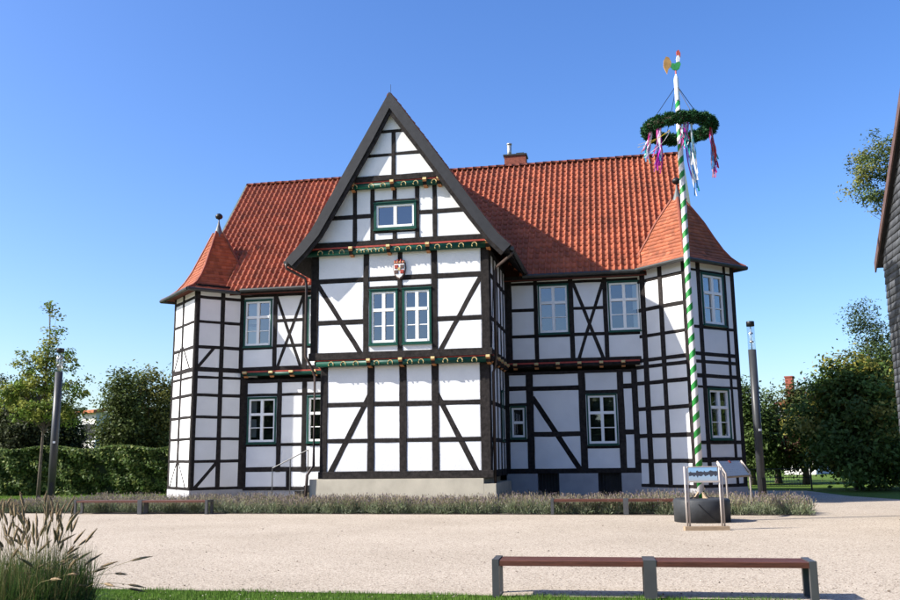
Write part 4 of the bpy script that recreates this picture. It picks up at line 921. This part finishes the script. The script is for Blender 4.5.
D3 = np.stack([np.cos(az)*np.cos(el), np.sin(az)*np.cos(el), np.sin(el)], 1)
ctr = np.stack([np.repeat(uu, per), np.repeat(nn, per), np.zeros(n)], 1); sc = np.stack([np.repeat(pr_, per)]*2+[np.repeat(ph_, per)], 1)
base = ctr+D3*sc*rr_[:, None]*.8; dr_ = D3*.55+np.array([0, 0, .65])+RNG.normal(0, .38, (n, 3)); dr_ /= np.linalg.norm(dr_, axis=1)[:, None]
ln = RNG.uniform(.07, .14, n)[:, None]; sd = np.cross(dr_, RNG.normal(size=(n, 3))); sd /= np.linalg.norm(sd, axis=1)[:, None]; sd *= RNG.uniform(.005, .010, n)[:, None]
V1 = np.stack([hw(base-sd), hw(base+sd), hw(base+dr_*ln+sd*.5), hw(base+dr_*ln-sd*.5)], 1).reshape(-1, 3)
tone = (np.repeat(ptone, per)*RNG.uniform(.75, 1.25, n))[:, None]; c1 = np.where(RNG.uniform(0, 1, (n, 1)) < .6, np.array([.16, .20, .105]), np.array([.25, .27, .18]))*tone
T1_ = np.repeat(c1, 4, 0)
per2 = 15; n2 = nt_*per2; az = RNG.uniform(0, 2*math.pi, n2); el = np.arcsin(RNG.uniform(.35, 1, n2)); D3 = np.stack([np.cos(az)*np.cos(el), np.sin(az)*np.cos(el), np.sin(el)], 1)
ctr = np.stack([np.repeat(uu, per2), np.repeat(nn, per2), np.zeros(n2)], 1); sc = np.stack([np.repeat(pr_, per2)]*2+[np.repeat(ph_, per2)], 1)
b0 = ctr+D3*sc*.8; dr_ = D3*.5+np.array([0, 0, .7])+RNG.normal(0, .22, (n2, 3)); dr_ /= np.linalg.norm(dr_, axis=1)[:, None]; ln = RNG.uniform(.08, .24, n2)[:, None]
sd = np.cross(dr_, RNG.normal(size=(n2, 3))); sd /= np.linalg.norm(sd, axis=1)[:, None]
t0 = b0+dr_*ln; t1 = t0+dr_*RNG.uniform(.03, .055, n2)[:, None]
V2 = np.stack([hw(b0-sd*.003), hw(b0+sd*.003), hw(t0+sd*.003), hw(t0-sd*.003), hw(t0-sd*.010), hw(t0+sd*.010), hw(t1+sd*.006), hw(t1-sd*.006)], 1).reshape(-1, 3)
st_c = np.array([.20, .19, .11])[None]*RNG.uniform(.8, 1.2, (n2, 1)); hd_c = np.where(RNG.uniform(0, 1, (n2, 1)) < .35, np.array([.17, .13, .16]), np.array([.22, .18, .12]))*RNG.uniform(.8, 1.3, (n2, 1))
T2_ = np.concatenate([np.repeat(st_c[:, None], 4, 1), np.repeat(hd_c[:, None], 4, 1)], 1).reshape(-1, 3)
V = np.concatenate([V1, V2]); T = np.concatenate([T1_, T2_]); Q = np.arange(len(V)).reshape(-1, 4)
lv = link('lavender', np_mesh('lavender', V, Q, M['blade'], T)); tag(lv, 'low bed of grey green lavender in front of the house', 'lavender', kind='stuff')

# ---- lawn blades
def blades(name, P, h, w_, col_, lean=.35):
    n = len(P); az = RNG.uniform(0, 2*math.pi, n); hh = RNG.uniform(.5, 1.15, n)*h; l = RNG.uniform(0, lean, n)*hh
    a2 = RNG.uniform(0, math.pi, n); ox = np.stack([np.cos(a2)*w_, np.sin(a2)*w_, 0*a2], 1)
    tip = P+np.stack([np.cos(az)*l, np.sin(az)*l, hh], 1)
    V = np.stack([P-ox, P+ox, tip], 1).reshape(-1, 3); T = np.repeat(np.array(col_)[None]*RNG.uniform(.6, 1.4, (n, 1)), 3, 0)
    return link(name, np_mesh(name, V, np.arange(3*n).reshape(-1, 3), M['blade'], T))
perp = np.array([ld[1], -ld[0]]);
if perp[1] > 0: perp = -perp
n = 60000; s_ = RNG.uniform(-7, 9, n); dd = RNG.uniform(0, 1, n)**1.3*2.2+.06*np.sin(s_*5)+RNG.normal(0, .03, n)
P = np.stack([L0[0]+ld[0]*s_+perp[0]*dd, L0[1]+ld[1]*s_+perp[1]*dd, np.full(n, -.012)], 1)
tag(blades('lawn_grass', P, .055, .004, (.10, .19, .028)), 'strip of short green lawn along the front of the gravel', 'lawn', kind='stuff')
n = 30000; hx = RNG.uniform(-2, hl_+1, n); hy = -RNG.uniform(0, 9, n)
P = np.stack([hb0[0]+math.cos(ha)*hx-math.sin(ha)*hy, hb0[1]+math.sin(ha)*hx+math.cos(ha)*hy, np.full(n, -.012)], 1)
keep = np.array([UN(q)[1] > np.interp(UN(q)[0], [-60, -24, -20, -15], [33.6, 31.2, 33.7, 37]) for q in P]); P = P[keep]
tag(blades('lawn_grass', P, .07, .012, (.12, .20, .03)), 'patch of sunny lawn in front of the left hedge', 'lawn', kind='stuff')

# ---- fountain grass in the lower left corner
fg0 = G(28, 614)
fg = empty('fountain_grass', (fg0[0], fg0[1], 0), 0, 'clump of fountain grass with brown seed plumes in the lower left corner', 'ornamental grass')
def arcs(n, L, spread, base_r, droop):
    az = RNG.uniform(0, 2*math.pi, n); sp_ = np.abs(RNG.normal(0, spread, n)).clip(0, 1.25); ll = RNG.uniform(.7, 1.1, n)*L; br = np.sqrt(RNG.uniform(0, 1, n))*base_r; ba = RNG.uniform(0, 2*math.pi, n)
    base = np.stack([np.cos(ba)*br, np.sin(ba)*br, 0*br], 1); pts = []
    for t in np.linspace(0, 1, 5):
        ang_ = sp_+droop*t*sp_; hr = ll*t*np.sin(sp_*.6+droop*.5*t*sp_); z = ll*t*np.cos(np.minimum(ang_*.9, 1.7))
        pts.append(base+np.stack([np.cos(az)*hr, np.sin(az)*hr, z], 1))
    return pts, az
pts, az = arcs(7500, .72, .78, .68, 1.2); n = 7500
side = np.stack([-np.sin(az), np.cos(az), 0*az], 1)*.0042
VV = []
for j, q in enumerate(pts): s_ = 1-j/4*.85; VV += [q-side*s_, q+side*s_]
V = np.stack(VV, 1).reshape(-1, 3); i0 = np.arange(n)*10; Q = np.concatenate([np.stack([i0+2*j, i0+2*j+1, i0+2*j+3, i0+2*j+2], 1) for j in range(4)])
T = np.repeat(np.where(RNG.uniform(0, 1, (n, 1)) < .3, np.array([.22, .19, .08]), np.array([.065, .12, .028]))*RNG.uniform(.6, 1.4, (n, 1)), 10, 0)
o = link('blades', np_mesh('blades', V, Q, M['blade'], T), fg); tag(o, kind='stuff')
npl = 170; pts, az = arcs(npl, 1.12, .72, .5, .6)
b = MB(); M['plume'] = mat('plume', (.25, .18, .105), .9, .3, 60, rnd=.3, trans=.15)
for i in range(npl):
    p4 = pts[4][i]; p3 = pts[3][i]; dv = p4-p3; dv /= np.linalg.norm(dv); b.tube([pts[0][i], pts[1][i], pts[2][i], p3, p4], [.0022]*5, 4, False)
    Lp = random.uniform(.14, .22); bend = np.array([math.cos(az[i]), math.sin(az[i]), -.6])*.03
    q = MB(); ts = (0, .15, .45, .75, 1.0); q.tube([p4+dv*Lp*(t-.15)+bend*t*t for t in ts], [.004, .013, .016, .011, .001], 6, False)
    a_ = np.cross(dv, (0, 0, 1)); a_ /= np.linalg.norm(a_)+1e-6; bb_ = np.cross(dv, a_)
    for k in range(110):
        t = random.random(); c = p4+dv*Lp*(t-.15)+bend*t*t; th_ = random.uniform(0, 6.28); rd = a_*math.cos(th_)+bb_*math.sin(th_); rad_ = .028*math.sin(math.pi*(.12+.8*t)); e = c+rd*rad_+dv*.022
        s2 = np.cross(rd, dv)*.0022; q.quad([c-s2, c+s2, e])
    q.build('plume', M['plume'], fg)
b.build('stalks', mat('stalk', (.22, .19, .08), .8), fg)

# ---- loose stones and leaves on the gravel
n = 3800; yy = 11.4+RNG.uniform(0, 1, n)**1.8*16; xx = RNG.uniform(-.56, .56, n)*yy; nnv = NX[0]*xx+NX[1]*yy
ok = nnv < 26.2; xx, yy = xx[ok], yy[ok]; n = len(xx)
C = np.stack([xx, yy, np.full(n, .008)], 1); N = np.array([0, 0, 1.0])+RNG.normal(0, .35, (n, 3)); N /= np.linalg.norm(N, axis=1)[:, None]
kd = RNG.uniform(0, 1, (n, 1)); T = np.where(kd < .4, np.array([.13, .10, .07]), np.where(kd < .6, np.array([.30, .26, .22]), np.array([.40, .35, .29])))*RNG.uniform(.7, 1.2, (n, 1))
V, Q, T = leaves(C, N, RNG.uniform(.006, .014, n)*np.where(kd[:, 0] < .05, 1.8, 1), T, .8)
tag(link('loose_stones', np_mesh('loose_stones', V, Q, M['attr'], T)), 'loose stones and fallen leaf scraps scattered on the gravel', 'gravel', kind='stuff')

# ================================================================== NEIGHBOURING HOUSES
# slate hung house at the right edge, gable end parallel to the depth of the manor
sc0 = AT(883, 256, 25.0); su, sn_ = UN(sc0); EZ = sc0[2]-.1
sh = empty('slate_house', W(su, sn_, 0), -TH, 'slate-hung house with brown bargeboard cut off by the right edge', 'house')
DEP = 8.0; RZ = EZ+DEP/2*.99
b = MB(); pr = [(0, -.1), (-DEP, -.1), (-DEP, EZ), (-DEP/2, RZ), (0, EZ)]
i0 = [(0.03, y, z) for y, z in pr]; i1 = [(9, y, z) for y, z in pr]
b.quad(i0); b.quad(i1[::-1])
for q in range(5): b.quad([i0[q], i0[(q+1) % 5], i1[(q+1) % 5], i1[q]])
b.build('wall', M['barge'], sh)
V, Q, T = [], [], []
zz_ = 0.0; r = 0
while zz_ < RZ-.1:
    lim = DEP if zz_ < EZ else DEP-2*(zz_-EZ)/.99
    y_ = -DEP/2-lim/2+(.15 if r % 2 else 0)
    while y_ < -DEP/2+lim/2-.02:
        y1 = min(y_+.3, -DEP/2+lim/2); i = len(V); o_ = jit(.006)
        V += [(-.03+o_, y_+.004, zz_), (-.03+o_, y1-.004, zz_+jit(.006)), (0.0, y1-.004, zz_+.24), (0.0, y_+.004, zz_+.24), (0.01, y_+.004, zz_), (0.01, y1-.004, zz_)]
        Q += [(i, i+1, i+2, i+3), (i, i+4, i+5, i+1)]; tv = random.uniform(.7, 1.35); T += [(tv, tv, tv)]*6; y_ += .3
    zz_ += .2; r += 1
zz_ = 0.0; r = 0
while zz_ < EZ-.25:
    x_ = 0.03+(.15 if r % 2 else 0)
    while x_ < 8.98:
        x1 = min(x_+.3, 9.0); i = len(V); o_ = jit(.006); Y = -DEP
        V += [(x_+.004, Y-.03+o_, zz_), (x1-.004, Y-.03+o_, zz_+jit(.006)), (x1-.004, Y, zz_+.24), (x_+.004, Y, zz_+.24), (x_+.004, Y+.01, zz_), (x1-.004, Y+.01, zz_)]
        Q += [(i, i+1, i+2, i+3), (i, i+4, i+5, i+1)]; tv = random.uniform(.7, 1.35); T += [(tv, tv, tv)]*6; x_ += .3
    zz_ += .2; r += 1
for z0 in (1.0, 4.2):
    for x0 in (1.4, 4.0, 6.6):
        b = MB(); b.box((x0, -DEP-.08, z0), (x0+.08, -DEP+.02, z0+1.6)); b.box((x0+1.02, -DEP-.08, z0), (x0+1.1, -DEP+.02, z0+1.6)); b.box((x0+.08, -DEP-.078, z0), (x0+1.02, -DEP+.02, z0+.09)); b.box((x0+.08, -DEP-.078, z0+1.51), (x0+1.02, -DEP+.02, z0+1.6)); b.box((x0+.52, -DEP-.07, z0+.09), (x0+.58, -DEP+.02, z0+1.51)); wn_ = b.build('window', M['white'], sh)
        b = MB(); b.box((x0+.08, -DEP-.05, z0+.09), (x0+1.02, -DEP-.045, z0+1.51)); b.build('pane', M['black'], wn_)
o = link('slates', np_mesh('slates', V, Q, M['slate'], np.array(T)), sh); tag(o, kind='stuff')
for ya, sg in ((.25, 1), (-DEP-.25, -1)):
    yb = -DEP/2; zt0, zt1 = EZ+.18-.25*.99, EZ+.18+DEP/2*.99
    def slab(b, x0, x1, lo, hi): b.hexa([(x0, ya, zt0+lo), (x0, yb, zt1+lo), (x1, yb, zt1+lo), (x1, ya, zt0+lo), (x0, ya, zt0+hi), (x0, yb, zt1+hi), (x1, yb, zt1+hi), (x1, ya, zt0+hi)])
    b = MB(); slab(b, -.145, 9, -.13, -.005); ro_ = b.build('roof', M['barge'], sh)
    b = MB(); slab(b, -.19, -.15, -.26, .03); b.build('bargeboard', M['brownb'], ro_)
# small far houses glimpsed between the trees
def far_house(px, depth, wpx, eavey, ridgey, label, chim=None, wallm='render'):
    p = AT(px, 470, depth); r = empty('far_house', (p[0], p[1], 0), -.6, label, 'house'); wd2 = wpx/F*depth/2; ez = hgt(eavey, p, px); rz = hgt(ridgey, p, px)
    b = MB(); b.box((-wd2, 0, -.1), (wd2, 8, ez)); b.build('wall', M[wallm], r)
    b = MB(); b.hexa([(-wd2-.3, -.4, ez-.1), (-wd2-.3, 4, rz), (wd2+.3, 4, rz), (wd2+.3, -.4, ez-.1), (-wd2-.3, -.4, ez+.1), (-wd2-.3, 4, rz+.2), (wd2+.3, 4, rz+.2), (wd2+.3, -.4, ez+.1)])
    b.hexa([(-wd2-.3, 4.001, rz), (-wd2-.3, 8.4, ez-.1), (wd2+.3, 8.4, ez-.1), (wd2+.3, 4.001, rz), (-wd2-.3, 4.001, rz+.2), (-wd2-.3, 8.4, ez+.1), (wd2+.3, 8.4, ez+.1), (wd2+.3, 4.001, rz+.2)]); rf = b.build('roof', M['oroof'], r)
    for x in (-.55, .0, .55):
        b = MB(); b.box((x*wd2-.5, -.04, ez-2.2), (x*wd2+.5, .05, ez-.8)); wn_ = b.build('window', M['white'], r)
        b = MB(); b.box((x*wd2-.42, -.05, ez-2.1), (x*wd2+.42, -.035, ez-.9)); b.build('pane', M['black'], wn_)
    if chim:
        cz = hgt(chim[1], p, chim[0]); cx = (chim[0]-px)/F*depth; b = MB(); b.box((cx-.3, 3.6, rz-.6), (cx+.3, 4.2, cz)); b.box((cx-.35, 3.55, cz), (cx+.35, 4.25, cz+.12)); b.build('chimney', M['brick'], rf)
far_house(86, 66, 22, 412, 407, 'far grey house glimpsed over the hedge between the dark trees on the left')
far_house(800, 72, 30, 404, 397, 'far white house with a red chimney glimpsed between the trees on the right', (785, 374))
# low mesh fence behind the path on the right
f0, f1 = G(742, 490.3), G(812, 489.8); fa = math.atan2((f1-f0)[1], (f1-f0)[0]); fl = float(np.linalg.norm((f1-f0)[:2]))
fe = empty('metal_fence', (f0[0], f0[1], 0), fa, 'low dark metal fence under the trees behind the path on the right', 'fence')
for z in (.15, .55, .95): b = MB(); b.box((0, -.015, z), (fl, .015, z+.03)); b.build('rail', M['pole'], fe)
k = int(fl/2)+1
for i in range(k): b = MB(); b.box((i*fl/(k-1)-.03, -.03, -.05), (i*fl/(k-1)+.03, .03, 1.1)); b.build('post', M['pole'], fe)
b = MB()
for i in range(int(fl/.12)): b.box((i*.12-.006, -.006, .18), (i*.12+.006, .006, .95))
tag(b.build('picket', M['pole'], fe), kind='stuff')

# ---- belt of trees across the square behind the viewer (mirrored in the windows)
n = 52000; xx = RNG.uniform(-70, 100, n); top_ = 9+3*np.sin(xx*.21)+2*np.sin(xx*.53+1); zz = RNG.uniform(0, 1, n)**.8*top_; yy = -34+RNG.normal(0, 2.0, n)+1.5*np.sin(xx*.4)
far_ = xx > 52; yy = np.where(far_, -34+(xx-52)*1.7, yy); xx = np.where(far_, 54+RNG.normal(0, 2, n)+1.5*np.sin(yy*.4), xx); zz = np.where(far_, zz*1.3, zz)
C = np.stack([xx, yy, zz], 1); N = np.array([0, .6, .5])+RNG.normal(0, .5, (n, 3)); N /= np.linalg.norm(N, axis=1)[:, None]
V, Q, T = leaves(C, N, RNG.uniform(.4, .8, n), np.array([.05, .08, .02])[None]*RNG.uniform(.6, 1.4, (n, 1)))
tag(link('wood', np_mesh('wood', V, Q, M['leaf'], T)), 'belt of dark trees across the square, seen only mirrored in the windows', 'wood', kind='stuff')
